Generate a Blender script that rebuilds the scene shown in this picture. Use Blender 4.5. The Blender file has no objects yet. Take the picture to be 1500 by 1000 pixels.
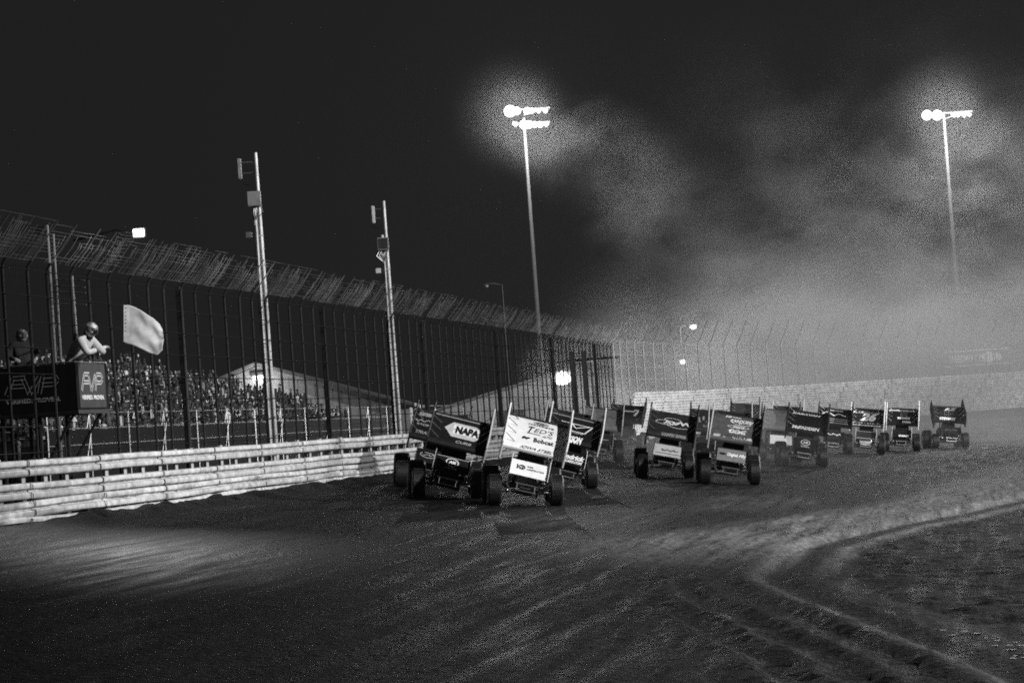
import bpy, bmesh, math, random
import numpy as np
from mathutils import Vector, Matrix, Euler

random.seed(7)
rng = np.random.default_rng(7)
C = bpy.context.scene.collection
sc = bpy.context.scene
R = math.radians
PI = math.pi

# ------------------------------------------------------------------ camera
EYE = Vector((0, 0, 1.15))
FPX = 3540.0
CAM_M = Matrix.Rotation(PI/2 + R(2.02), 4, 'X') @ Matrix.Rotation(R(-4), 4, 'Z')
cam = bpy.data.cameras.new('camera'); camo = bpy.data.objects.new('camera', cam); C.objects.link(camo)
camo.matrix_world = Matrix.Translation(EYE) @ CAM_M
cam.sensor_width = 36; cam.lens = FPX/1500*36; cam.clip_end = 3000; cam.clip_start = .5
sc.camera = camo


def at(px, py, Y):
    d = CAM_M.to_3x3() @ Vector(((px-750)/FPX, -(py-500)/FPX, -1))
    return EYE + d*(Y/d.y)


# ------------------------------------------------------------------ track frame: a runs along the outer wall, p is metres inside it
TH = R(10.7)
W0 = Vector((-9.55, 44.85)); U = Vector((math.sin(TH), math.cos(TH))); N = Vector((math.cos(TH), -math.sin(TH)))
A1 = 78.0; RAD = 69.0
CEN = W0 + U*A1 + N*RAD


def path(a):
    if a <= A1:
        return W0 + U*a, U, N
    t = (a-A1)/RAD
    n = N*math.cos(t) - U*math.sin(t); u = U*math.cos(t) + N*math.sin(t)
    return CEN - n*RAD, u, n


def WP(a, p, z):
    c, u, n = path(a); q = c + n*p
    return Vector((q.x, q.y, z))


def to_ap(x, y):
    q = Vector((x, y)) - W0
    a, p = q.dot(U), q.dot(N)
    if a > A1:
        d = Vector((x, y)) - CEN
        p = RAD - d.length; a = A1 + RAD*math.atan2(d.dot(U), -d.dot(N))
    return a, p


def gz(p):
    if p < 0: return 0.0
    return -.2*(1-math.exp(-p/.6)) - .083*min(p, 14) - .03*min(max(p-14, 0), 12)


# ------------------------------------------------------------------ materials
MATS = {}


def mat(name, alb, rough=.5, metal=0., var=.25, scale=6., bump=0., bscale=40., spec=.5, coat=0., dirt=0.):
    if name in MATS: return MATS[name]
    m = bpy.data.materials.new(name); m.use_nodes = True
    nt = m.node_tree; b = nt.nodes['Principled BSDF']
    tc = nt.nodes.new('ShaderNodeTexCoord')
    nz = nt.nodes.new('ShaderNodeTexNoise'); nz.inputs['Scale'].default_value = scale; nz.inputs['Detail'].default_value = 6
    nt.links.new(tc.outputs['Object'], nz.inputs['Vector'])
    mr = nt.nodes.new('ShaderNodeMapRange')
    mr.inputs['From Min'].default_value = .3; mr.inputs['From Max'].default_value = .7
    mr.inputs['To Min'].default_value = alb*(1-var); mr.inputs['To Max'].default_value = min(.95, alb*(1+var))
    nt.links.new(nz.outputs['Fac'], mr.inputs['Value'])
    src = mr.outputs[0]
    if dirt:                                             # thrown clay: dull flecks and smears
        n3 = nt.nodes.new('ShaderNodeTexNoise'); n3.inputs['Scale'].default_value = 26; n3.inputs['Detail'].default_value = 7; n3.inputs['Roughness'].default_value = .75
        nt.links.new(tc.outputs['Object'], n3.inputs['Vector'])
        mk = nt.nodes.new('ShaderNodeMapRange'); mk.inputs['From Min'].default_value = .56; mk.inputs['From Max'].default_value = .70; mk.inputs['To Max'].default_value = dirt
        nt.links.new(n3.outputs['Fac'], mk.inputs['Value'])
        mx = nt.nodes.new('ShaderNodeMix'); mx.data_type = 'FLOAT'; nt.links.new(mk.outputs[0], mx.inputs[0]); nt.links.new(src, mx.inputs[2]); mx.inputs[3].default_value = .09
        src = mx.outputs[0]
    nt.links.new(src, b.inputs['Base Color'])
    b.inputs['Roughness'].default_value = rough; b.inputs['Metallic'].default_value = metal
    b.inputs['Specular IOR Level'].default_value = spec
    b.inputs['Coat Weight'].default_value = coat
    if bump:
        n2 = nt.nodes.new('ShaderNodeTexNoise'); n2.inputs['Scale'].default_value = bscale; n2.inputs['Detail'].default_value = 4
        nt.links.new(tc.outputs['Object'], n2.inputs['Vector'])
        bp = nt.nodes.new('ShaderNodeBump'); bp.inputs['Strength'].default_value = bump; bp.inputs['Distance'].default_value = .02
        nt.links.new(n2.outputs['Fac'], bp.inputs['Height']); nt.links.new(bp.outputs[0], b.inputs['Normal'])
    MATS[name] = m
    return m


def emit(name, col, s):
    m = bpy.data.materials.new(name); m.use_nodes = True
    b = m.node_tree.nodes['Principled BSDF']
    b.inputs['Base Color'].default_value = (.5, .5, .5, 1)
    b.inputs['Emission Color'].default_value = (col, col, col, 1); b.inputs['Emission Strength'].default_value = s
    m.cycles.emission_sampling = 'NONE'
    return m


M_WHITE = mat('white_paint', .8, .35, var=.08, coat=.3, dirt=.35)
M_PALE = mat('pale_paint', .5, .4, var=.15)
M_GREY = mat('grey_paint', .2, .4, var=.2, dirt=.45)
M_MID = mat('dull_grey_paint', .09, .4, var=.25, dirt=.45)
M_BLACK = mat('black_paint', .008, .5, var=.3, spec=.2, dirt=.45)
M_CHAR = mat('charcoal_paint', .022, .45, var=.3, spec=.3, dirt=.45)
M_RUBBER = mat('rubber', .010, .5, var=.6, scale=14, bump=.5, spec=.45, dirt=.45)
M_CHROME = mat('polished_metal', .7, .28, 1., var=.2, scale=9)
M_STEEL = mat('dull_steel', .35, .4, .9, var=.35, scale=3)
M_GALV = mat('galvanised_steel', .42, .5, .35, var=.3, scale=3)
M_DARKM = mat('dark_post_steel', .011, .5, 0., var=.5, scale=4, spec=.25)
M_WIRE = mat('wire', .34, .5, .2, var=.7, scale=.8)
M_CABLE = mat('dark_cable', .008, .7, spec=.1)
M_INK = mat('black_ink', .012, .5, var=.1)
M_INKW = mat('white_ink', .85, .45, var=.06)
M_INKG = mat('grey_ink', .32, .45, var=.1)
M_INKD = mat('dim_grey_ink', .1, .45, var=.1)
M_FABRIC = mat('banner_fabric', .005, .8, var=.3, spec=.1)


# ------------------------------------------------------------------ mesh helper
class MB:
    def __init__(s): s.v = []; s.f = []; s.mi = []; s.mats = []; s.cur = 0

    def use(s, m):
        if m not in s.mats: s.mats.append(m)
        s.cur = s.mats.index(m); return s

    def add(s, vs, fs):
        o = len(s.v); s.v += [tuple(v) for v in vs]
        for f in fs: s.f.append(tuple(i+o for i in f)); s.mi.append(s.cur)

    def box(s, c, d, M=None):
        x, y, z = d[0]/2, d[1]/2, d[2]/2; c = Vector(c)
        vs = [Vector((i*x, j*y, k*z)) for i in (-1, 1) for j in (-1, 1) for k in (-1, 1)]
        if M is not None: vs = [M @ v for v in vs]
        s.add([v+c for v in vs], [(0, 1, 3, 2), (4, 6, 7, 5), (0, 4, 5, 1), (2, 3, 7, 6), (0, 2, 6, 4), (1, 5, 7, 3)])

    def tube(s, pts, r, n=8, caps=True):
        pts = [Vector(p) for p in pts]; rs = r if isinstance(r, (list, tuple)) else [r]*len(pts)
        vs = []; prev = None
        for i, p in enumerate(pts):
            t = (pts[min(i+1, len(pts)-1)] - pts[max(i-1, 0)]).normalized()
            if prev is None:
                h = Vector((0, 0, 1)) if abs(t.z) < .9 else Vector((1, 0, 0))
                x = t.cross(h).normalized()
            else:
                x = (prev - t*prev.dot(t)).normalized()
            prev = x; y = t.cross(x)
            for k in range(n):
                a = 2*PI*k/n; vs.append(p + (x*math.cos(a) + y*math.sin(a))*rs[i])
        fs = [(i*n+k, i*n+(k+1) % n, (i+1)*n+(k+1) % n, (i+1)*n+k) for i in range(len(pts)-1) for k in range(n)]
        if caps: fs += [tuple(range(n-1, -1, -1)), tuple((len(pts)-1)*n+k for k in range(n))]
        s.add(vs, fs)

    def lathe(s, prof, n, M):      # prof: (axial, radius)
        vs = [M @ Vector((ax, r*math.cos(2*PI*k/n), r*math.sin(2*PI*k/n))) for ax, r in prof for k in range(n)]
        L = len(prof)
        fs = [(i*n+k, i*n+(k+1) % n, (i+1)*n+(k+1) % n, (i+1)*n+k) for i in range(L-1) for k in range(n)]
        fs += [tuple(range(n-1, -1, -1)), tuple((L-1)*n+k for k in range(n))]
        s.add(vs, fs)

    def loft(s, secs, cap=True):   # sections: equal-length rings
        n = len(secs[0]); vs = [p for q in secs for p in q]
        fs = [(i*n+k, i*n+(k+1) % n, (i+1)*n+(k+1) % n, (i+1)*n+k) for i in range(len(secs)-1) for k in range(n)]
        if cap: fs += [tuple(range(n-1, -1, -1)), tuple((len(secs)-1)*n+k for k in range(n))]
        s.add(vs, fs)

    def ball(s, c, r, n=8, M=None):
        c = Vector(c); r = r if isinstance(r, (tuple, list)) else (r, r, r)
        vs = []; m = n//2+1
        for i in range(m+1):
            t = PI*i/m
            for k in range(n):
                a = 2*PI*k/n
                v = Vector((r[0]*math.sin(t)*math.cos(a), r[1]*math.sin(t)*math.sin(a), r[2]*math.cos(t)))
                vs.append(c + (M @ v if M is not None else v))
        fs = [(i*n+k, (i+1)*n+k, (i+1)*n+(k+1) % n, i*n+(k+1) % n) for i in range(m) for k in range(n)]
        s.add(vs, fs)

    def grid(s, f, nu, nv):
        vs = [f(i/nu, j/nv) for i in range(nu+1) for j in range(nv+1)]
        s.add(vs, [(i*(nv+1)+j, (i+1)*(nv+1)+j, (i+1)*(nv+1)+j+1, i*(nv+1)+j+1) for i in range(nu) for j in range(nv)])

    def mesh(s, name, smooth=False):
        me = bpy.data.meshes.new(name); me.from_pydata(s.v, [], s.f)
        for m in s.mats: me.materials.append(m)
        me.polygons.foreach_set('material_index', s.mi)
        if smooth:
            me.polygons.foreach_set('use_smooth', [True]*len(me.polygons))
            try: me.set_sharp_from_angle(angle=R(42))
            except Exception: pass
        me.update(); return me

    def build(s, name, m=None, parent=None, smooth=False):
        if not s.mats: s.mats = [m]
        return link(name, s.mesh(name, smooth), parent)


def link(name, data, parent=None):
    o = bpy.data.objects.new(name, data); C.objects.link(o)
    if parent is not None: o.parent = parent
    return o


def tag(o, label=None, cat=None, group=None, kind=None):
    if label: o['label'] = label
    if cat: o['category'] = cat
    if group: o['group'] = group
    if kind: o['kind'] = kind
    return o


def empty(name, loc, label, cat, group=None, rz=0):
    o = bpy.data.objects.new(name, None); C.objects.link(o); o.location = loc; o.rotation_euler.z = rz
    o.empty_display_size = .2
    return tag(o, label, cat, group)


def bevel_box(mb, c, d, b=.01, M=None):
    bm = bmesh.new(); bmesh.ops.create_cube(bm, size=1)
    for v in bm.verts: v.co = Vector((v.co.x*d[0], v.co.y*d[1], v.co.z*d[2]))
    bmesh.ops.bevel(bm, geom=bm.edges[:], offset=b, segments=2, affect='EDGES')
    bm.verts.index_update(); c = Vector(c)
    mb.add([(M @ v.co if M is not None else v.co)+c for v in bm.verts], [[v.index for v in f.verts] for f in bm.faces])
    bm.free()


TXT = {}


def text_geo(s, bold=0., shear=0., spacing=1.):
    """outline lettering as flat verts/faces, height 1, centred"""
    k = (s, bold, shear, spacing)
    if k in TXT: return TXT[k]
    cu = bpy.data.curves.new('lettering', 'FONT'); cu.body = s; cu.size = 1; cu.offset = bold; cu.shear = shear
    cu.space_character = spacing; cu.resolution_u = 3; cu.align_x = 'CENTER'
    ob = bpy.data.objects.new('lettering', cu)
    C.objects.link(ob); bpy.context.view_layer.update()
    me = bpy.data.meshes.new_from_object(ob.evaluated_get(bpy.context.evaluated_depsgraph_get()))
    bm = bmesh.new(); bm.from_mesh(me)
    bmesh.ops.triangulate(bm, faces=bm.faces[:])
    es = [e for e in bm.edges if e.calc_length() > .35]
    if es: bmesh.ops.subdivide_edges(bm, edges=es, cuts=1, use_grid_fill=False)
    bmesh.ops.triangulate(bm, faces=bm.faces[:])
    bm.verts.index_update()
    vs = [(v.co.x, v.co.y-.35) for v in bm.verts]; fs = [[v.index for v in f.verts] for f in bm.faces]
    bm.free(); bpy.data.meshes.remove(me); bpy.data.objects.remove(ob); bpy.data.curves.remove(cu)
    w = max([x for x, y in vs]+[.1]) - min([x for x, y in vs]+[0])
    TXT[k] = (vs, fs, w); return TXT[k]


def poly_fan(pts):
    return pts, [tuple(range(len(pts)))]


def ring2d(rx, ry, t, n=28, c=(0, 0)):
    vs = [(c[0]+rx*math.cos(2*PI*k/n), c[1]+ry*math.sin(2*PI*k/n)) for k in range(n)]
    vs += [(c[0]+(rx-t)*math.cos(2*PI*k/n), c[1]+(ry-t)*math.sin(2*PI*k/n)) for k in range(n)]
    return vs, [(k, (k+1) % n, n+(k+1) % n, n+k) for k in range(n)]


def line2d(p, q, t):
    dx, dy = q[0]-p[0], q[1]-p[1]; l = math.hypot(dx, dy) or 1; nx, ny = -dy/l*t/2, dx/l*t/2
    n = max(1, int(l/.12)); vs = []
    for i in range(n+1):
        x, y = p[0]+dx*i/n, p[1]+dy*i/n; vs += [(x+nx, y+ny), (x-nx, y-ny)]
    return vs, [(2*i, 2*i+1, 2*i+3, 2*i+2) for i in range(n)]


def put2d(mb, geo, f, scale=1, off=(0, 0), fit=None):
    """lay flat geometry on the surface f(u, v)"""
    vs, fs = geo[0], geo[1]
    sx = sy = scale
    if fit: sx = fit[0]; sy = fit[1]
    mb.add([f(off[0]+x*sx, off[1]+y*sy) for x, y in vs], fs)


def put_text(mb, s, f, w, h, c, bold=.03, shear=0., spacing=1., tilt=0.):
    g = text_geo(s, bold, shear, spacing)
    k = w/max(g[2], .1); hh = h/.72*getattr(f, 'tall', 1.)
    ct, st = math.cos(tilt), math.sin(tilt)
    vs = []
    for x, y in g[0]:
        x *= k; y *= hh; vs.append((c[0]+x*ct-y*st, c[1]+x*st+y*ct))
    mb.add([f(x, y) for x, y in vs], g[1])


def squiggle(mb, f, c, w, h, n, t, seed):
    """an unreadable hand-drawn emblem: looping strokes"""
    r = random.Random(seed); pts = []
    for i in range(n+1):
        q = i/n
        pts.append((c[0]-w/2+w*q + r.uniform(-.08, .08)*w, c[1]+h/2*math.sin(q*n*2.1+seed) * r.uniform(.4, 1)))
    for i in range(n): put2d(mb, line2d(pts[i], pts[i+1], t*r.uniform(.6, 1.4)), f)


# ------------------------------------------------------------------ ground and track
def vnoise(x, y, seed=0):
    xi = np.floor(x).astype(np.int64); yi = np.floor(y).astype(np.int64); fx = x-xi; fy = y-yi
    fx = fx*fx*(3-2*fx); fy = fy*fy*(3-2*fy)

    def h(i, j):
        k = (i*374761393 + j*668265263 + seed*1442695041) & 0xffffffff
        k = ((k ^ (k >> 13))*1274126177) & 0xffffffff
        return ((k ^ (k >> 16)) & 0xffff)/65535.
    return (h(xi, yi)*(1-fx)+h(xi+1, yi)*fx)*(1-fy) + (h(xi, yi+1)*(1-fx)+h(xi+1, yi+1)*fx)*fy


def sm(x, a, b):
    t = np.clip((x-a)/(b-a), 0, 1); return t*t*(3-2*t)


# inner groove of the corner (a, p): measured on the photo's bright rutted line
GA = np.array([-40, -25, -17.9, -14.1, -9.1, -5., 1.8, 8.1, 19.1, 30, 45, 70, 110, 230.])
GP = np.array([20.5, 19.2, 17.6, 16.7, 15.2, 14.5, 14.5, 15.8, 18.7, 20.5, 22, 24, 26, 28.])


def build_track():
    av = np.concatenate([np.arange(-26, 30, .14), np.arange(30, 60, .3), np.arange(60, 110, .7), np.arange(110, 232, 2)])
    pv = np.concatenate([np.array([-120, -60, -30, -15, -8, -4, -2, -1., -.5, -.2]), np.arange(0, 2, .1), np.arange(2, 21, .14),
                         np.arange(21, 30, .4), np.arange(30, 62, 2)])
    A, P = np.meshgrid(av, pv, indexing='ij')
    base = np.where(P < 0, 0, -.2*(1-np.exp(-np.maximum(P, 0)/.6)) - .083*np.minimum(np.maximum(P, 0), 14) - .03*np.clip(P-14, 0, 12))
    gp = np.interp(A, GA, GP); d = P-gp           # >0: infield side of the groove
    near = np.exp(-np.maximum(A+25, 0)/60)
    h = .010*(vnoise(A*.2, P*2.6, 1)-.5) + .012*(vnoise(A*.8, P*6, 2)-.5) + .012*(vnoise(A*3, P*6, 3)-.5)
    # ruts beside the groove
    wob = d + .22*(vnoise(A*.35, P*.4, 31)-.5) + .10*(vnoise(A*1.1, P*.8, 32)-.5)
    rutm = np.exp(-((d+1.2)/2.2)**2)*(.35+.9*vnoise(A*.22, P*.9, 33))
    h += rutm*(.030*np.sin(wob*9.5) + .018*np.sin(wob*21+1.7)) - .07*np.exp(-(wob/.30)**2) + .035*np.exp(-((wob+.45)/.25)**2)
    h += rutm*(.03*np.clip(vnoise(A*3.1, P*6, 34)-.45, 0, 1) + .06*np.clip(vnoise(A*7., P*9, 35)-.5, 0, 1))
    h += sm(d, .3, 1.6)*(.08*(vnoise(A*.7, P*1.1, 5)-.35) + .08*np.clip(vnoise(A*2.4, P*3.6, 6)-.4, 0, 1) + .05*np.clip(vnoise(A*6, P*7, 7)-.5, 0, 1)) - .10*sm(d, .2, 1.2)
    # crumbled clay at the foot of the rail
    h += np.exp(-((P-.25)/.28)**2)*(P > 0)*(.10*vnoise(A*1.4, P*2, 8) + .12*vnoise(A*5, P*5, 9)*vnoise(A*.5, P*.1, 4))
    Z = base + np.where(P > -.05, h, 0)
    V = np.zeros(A.shape+(3,))
    for i, a in enumerate(av):
        c, u, n = path(float(a))
        V[i, :, 0] = c.x+n.x*pv; V[i, :, 1] = c.y+n.y*pv
    V[:, :, 2] = Z
    na, npv = A.shape
    idx = np.arange(na*npv).reshape(na, npv)
    F = np.stack([idx[:-1, :-1], idx[:-1, 1:], idx[1:, 1:], idx[1:, :-1]], -1).reshape(-1, 4)
    me = bpy.data.meshes.new('dirt_track')
    me.vertices.add(na*npv); me.vertices.foreach_set('co', V.reshape(-1))
    me.loops.add(F.size); me.loops.foreach_set('vertex_index', F.reshape(-1).astype(np.int32))
    me.polygons.add(len(F)); me.polygons.foreach_set('loop_start', np.arange(0, F.size, 4, dtype=np.int32))
    me.polygons.foreach_set('loop_total', np.full(len(F), 4, np.int32))
    me.update(calc_edges=True)
    uv = me.uv_layers.new(name='track_uv')
    AP = np.stack([A, P], -1).reshape(-1, 2)
    uv.data.foreach_set('uv', AP[F.reshape(-1)].reshape(-1))
    # clay dryness plus painted light: scuffed pale band with mast sheen, damp infield, rail-foot shade
    dry_and_light = np.exp(-((wob+.30)/.34)**2)*1.5 + np.exp(-((wob-.75)/.16)**2)*1.1 + .5*rutm*np.clip(np.sin(wob*9.5+.6), 0, 1) + sm(-d, .2, .6)*(1-sm(-d, 2.2, 4.5))*.9*sm(A, -8, 3)  # sheen of the far masts painted into the pale clay band
    dry_and_light += sm(A, 8, 45)*sm(P, 7.5, 11)*(1-sm(d, -.5, 1.5))*.22
    dry_and_light += .30*sm(P, 2.2, 4)*(1-sm(d, -3, 0)) * sm(vnoise(A*.10, P*.5, 21), .45, .85)
    dry_and_light -= .9*sm(d, .95, 1.5)*(.7+.6*(vnoise(A*.4, P*1.2, 41)-.5))
    dry_and_light *= .55+.9*vnoise(A*.35, P*2.4, 22)*(.5+vnoise(A*1.3, P*4, 23))
    dry_and_light = np.clip(dry_and_light, 0, 1) - .5*(1-sm(P, 1.3, 2.4)) - .13*sm(d, .8, 1.6)  # shade along the rail foot painted in as a near-black strip
    at_ = me.attributes.new('dry_and_light', 'FLOAT', 'POINT'); at_.data.foreach_set('value', dry_and_light.reshape(-1).astype(np.float32))
    me.polygons.foreach_set('use_smooth', [True]*len(F))
    m = bpy.data.materials.new('packed_clay'); m.use_nodes = True; nt = m.node_tree; b = nt.nodes['Principled BSDF']; L = nt.links
    at1 = nt.nodes.new('ShaderNodeAttribute'); at1.attribute_name = 'dry_and_light'
    uvn = nt.nodes.new('ShaderNodeUVMap'); uvn.uv_map = 'track_uv'
    mp = nt.nodes.new('ShaderNodeMapping'); mp.inputs['Scale'].default_value = (.22, 3.2, 1)
    L.new(uvn.outputs[0], mp.inputs['Vector'])
    n1 = nt.nodes.new('ShaderNodeTexNoise'); n1.inputs['Scale'].default_value = 1.; n1.inputs['Detail'].default_value = 9; n1.inputs['Roughness'].default_value = .65
    L.new(mp.outputs[0], n1.inputs['Vector'])
    n2 = nt.nodes.new('ShaderNodeTexNoise'); n2.inputs['Scale'].default_value = 8.; n2.inputs['Detail'].default_value = 5; n2.inputs['Roughness'].default_value = .6
    tc = nt.nodes.new('ShaderNodeTexCoord'); L.new(tc.outputs['Object'], n2.inputs['Vector'])
    st = nt.nodes.new('ShaderNodeMapRange'); st.inputs['From Min'].default_value = .36; st.inputs['From Max'].default_value = .66
    st.inputs['To Min'].default_value = .25; st.inputs['To Max'].default_value = 1.5; L.new(n1.outputs['Fac'], st.inputs['Value'])
    mx = nt.nodes.new('ShaderNodeMapRange'); mx.clamp = False; mx.inputs['To Min'].default_value = TRACK_DARK; mx.inputs['To Max'].default_value = TRACK_PALE
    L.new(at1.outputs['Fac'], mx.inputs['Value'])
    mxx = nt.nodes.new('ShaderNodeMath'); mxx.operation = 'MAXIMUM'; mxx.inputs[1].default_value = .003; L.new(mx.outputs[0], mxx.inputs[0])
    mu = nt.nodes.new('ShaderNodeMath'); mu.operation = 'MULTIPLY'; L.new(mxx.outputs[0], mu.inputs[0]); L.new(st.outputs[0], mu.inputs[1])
    gr = nt.nodes.new('ShaderNodeMapRange'); gr.inputs['From Min'].default_value = .3; gr.inputs['From Max'].default_value = .7
    gr.inputs['To Min'].default_value = .2; gr.inputs['To Max'].default_value = 2.0; L.new(n2.outputs['Fac'], gr.inputs['Value'])
    mu2 = nt.nodes.new('ShaderNodeMath'); mu2.operation = 'MULTIPLY'; L.new(mu.outputs[0], mu2.inputs[0]); L.new(gr.outputs[0], mu2.inputs[1])
    L.new(mu2.outputs[0], b.inputs['Base Color'])
    rr = nt.nodes.new('ShaderNodeMapRange'); rr.inputs['From Min'].default_value = .35; rr.inputs['From Max'].default_value = .65
    rr.inputs['To Min'].default_value = .45; rr.inputs['To Max'].default_value = .75; L.new(n1.outputs['Fac'], rr.inputs['Value'])
    L.new(rr.outputs[0], b.inputs['Roughness']); b.inputs['Specular IOR Level'].default_value = .16
    add = nt.nodes.new('ShaderNodeMath'); add.operation = 'ADD'
    n3 = nt.nodes.new('ShaderNodeTexNoise'); n3.inputs['Scale'].default_value = 2.2; n3.inputs['Detail'].default_value = 5; mp3 = nt.nodes.new('ShaderNodeMapping'); mp3.inputs['Scale'].default_value = (.5, 1.6, 1); L.new(uvn.outputs[0], mp3.inputs['Vector']); L.new(mp3.outputs[0], n3.inputs['Vector'])
    L.new(n2.outputs['Fac'], add.inputs[0]); L.new(n3.outputs['Fac'], add.inputs[1])
    bp = nt.nodes.new('ShaderNodeBump'); bp.inputs['Strength'].default_value = 1.; bp.inputs['Distance'].default_value = .04
    L.new(add.outputs[0], bp.inputs['Height']); L.new(bp.outputs[0], b.inputs['Normal'])
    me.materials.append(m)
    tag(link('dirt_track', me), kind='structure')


TRACK_DARK, TRACK_PALE = .007, .10
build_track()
g = MB(); g.add([(-1500, -600, -2.4), (1500, -600, -2.4), (1500, 1500, -2.4), (-1500, 1500, -2.4)], [(0, 1, 2, 3)])
tag(g.build('ground', mat('bare_ground', .03, .9)), kind='structure')

# small flat pools left in the churned infield edge; they mirror the far masts
pd = MB().use(mat('wet_mud', .05, .17, var=.5, scale=20, bump=.02, bscale=10, spec=1.))
for i in range(170):
    a_ = random.uniform(-21, -14.0); d_ = random.gauss(.55, .16) + (.10 if i % 3 else -.05); gp_ = float(np.interp(a_, GA, GP)); p_ = gp_+d_
    c_, u_, n_ = path(a_); q_ = c_+n_*p_; l = random.uniform(.015, .065); w_ = l*random.uniform(.8, 1.6)
    tx, ty = random.gauss(0, .010), random.gauss(0, .010)
    z_ = gz(p_)-.035+random.uniform(-.02, .02); vs = []
    for k in range(11):
        t = 2*PI*k/11; r_ = random.uniform(.55, 1.15); dx, dy = l*r_*math.cos(t), w_*r_*math.sin(t)
        vs.append((q_.x+dx, q_.y+dy, z_+dx*tx+dy*ty))
    pd.add(vs+[(x, y, z-.006) for x, y, z in vs], [tuple(range(11))]+[(k, 11+k, 11+(k+1) % 11, (k+1) % 11) for k in range(11)])
tag(pd.build('wet_mud'), kind='stuff')

# ------------------------------------------------------------------ guard rail and turn barrier
WBEAM = [(.0, -.02), (.006, .03), (.02, .07), (.05, .085), (.115, .08), (.132, .05), (.145, -.02), (.172, -.02), (.188, .05), (.205, .08), (.265, .085), (.292, .07), (.305, .03), (.31, -.03)]
M_RAIL = mat('dirty_guard_rail', .50, .6, .0, var=.38, scale=4, bump=.1, bscale=30)
M_RAILF = mat('turn_barrier_rail', .5, .4, .2, var=.35, scale=3, bump=.3, bscale=12)


def rail(name, z0, a0, a1, step, amp, m, parent, seed, hscale=1., seg=3.81):
    mb = MB().use(m); n = int((a1-a0)/step); k = len(WBEAM)
    al = a0+step*np.arange(n+1)
    d1 = (vnoise(al*.5, al*0+seed, seed)-.5)*amp*2 + (vnoise(al*2.1, al*0+seed, seed+5)-.5)*amp*1.2
    dz = (vnoise(al*.3, al*0, seed+9)-.5)*amp*1.0
    cr = np.clip(vnoise(al*.8, al*0, seed+12)-.6, 0, 1)*2.2*amp/.03
    vs = []
    for i, a in enumerate(al):
        for z, p in WBEAM:
            vs.append(WP(float(a), p*(1-min(.75, .4*cr[i])) + float(d1[i])*(.5+.5*math.sin(z*18+seed+a*.7)), z0+z*hscale+float(dz[i])))
    fs = [(i*k+j, i*k+j+1, (i+1)*k+j+1, (i+1)*k+j) for i in range(n) for j in range(k-1)]
    mb.add(vs, fs)
    # lapped splice edges and bolts
    a = a0+1.5+seed % 3*.1
    while a < a1:
        c, u, nn = path(a)
        sp = [WP(a, p+.012+.006, z0+z*hscale) for z, p in WBEAM]; sp2 = [WP(a+.06, p+.012, z0+z*hscale) for z, p in WBEAM]
        mb.use(M_CABLE); mb.add(sp+sp2, [(j, j+1, k+j+1, k+j) for j in range(k-1)]); mb.use(m)
        a += seg
    return mb.build(name, None, parent, True)


gr = empty('guard_rail', WP(20, 0, 0), 'battered pale steel guard rail along the straight, with one open gap', 'guard rail')
gr.location = (0, 0, 0)
for i, (z0, amp) in enumerate(((.86, .018), (.415, .03), (.09, .055), (-.225, .065))):
    rail('rail', z0, -12, 84, .25, amp, M_RAIL, gr, 3+i*7)
pm = MB().use(M_STEEL); pm.box((0, 0, 0), (.07, .1, 1.25))
pme = None
for i in range(80):
    a = -8+i*1.12
    if a > 83: break
    c, u, n = path(a)
    mb = None
    if pme is None:
        q = MB().use(M_GALV); q.box((0, 0, .43), (.06, .12, 1.5)); q.box((.036, 0, .43), (.014, .17, 1.5)); pme = q.mesh('rail_post')
    o = link('rail_post', pme, gr); o.location = WP(a, -.08, random.choice((-.08, -.06, -.05, .0, .02))); o.rotation_euler.z = math.atan2(n.y, n.x)

tb = empty('turn_barrier', (0, 0, 0), 'tall pale stacked-rail barrier curving round the far turn', 'barrier')
for i in range(9):
    rail('rail', -.28+i*.312, 81+.3*i, 190, 1.0, .008, M_RAILF, tb, 60+i, 1.0, 5.)

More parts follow.
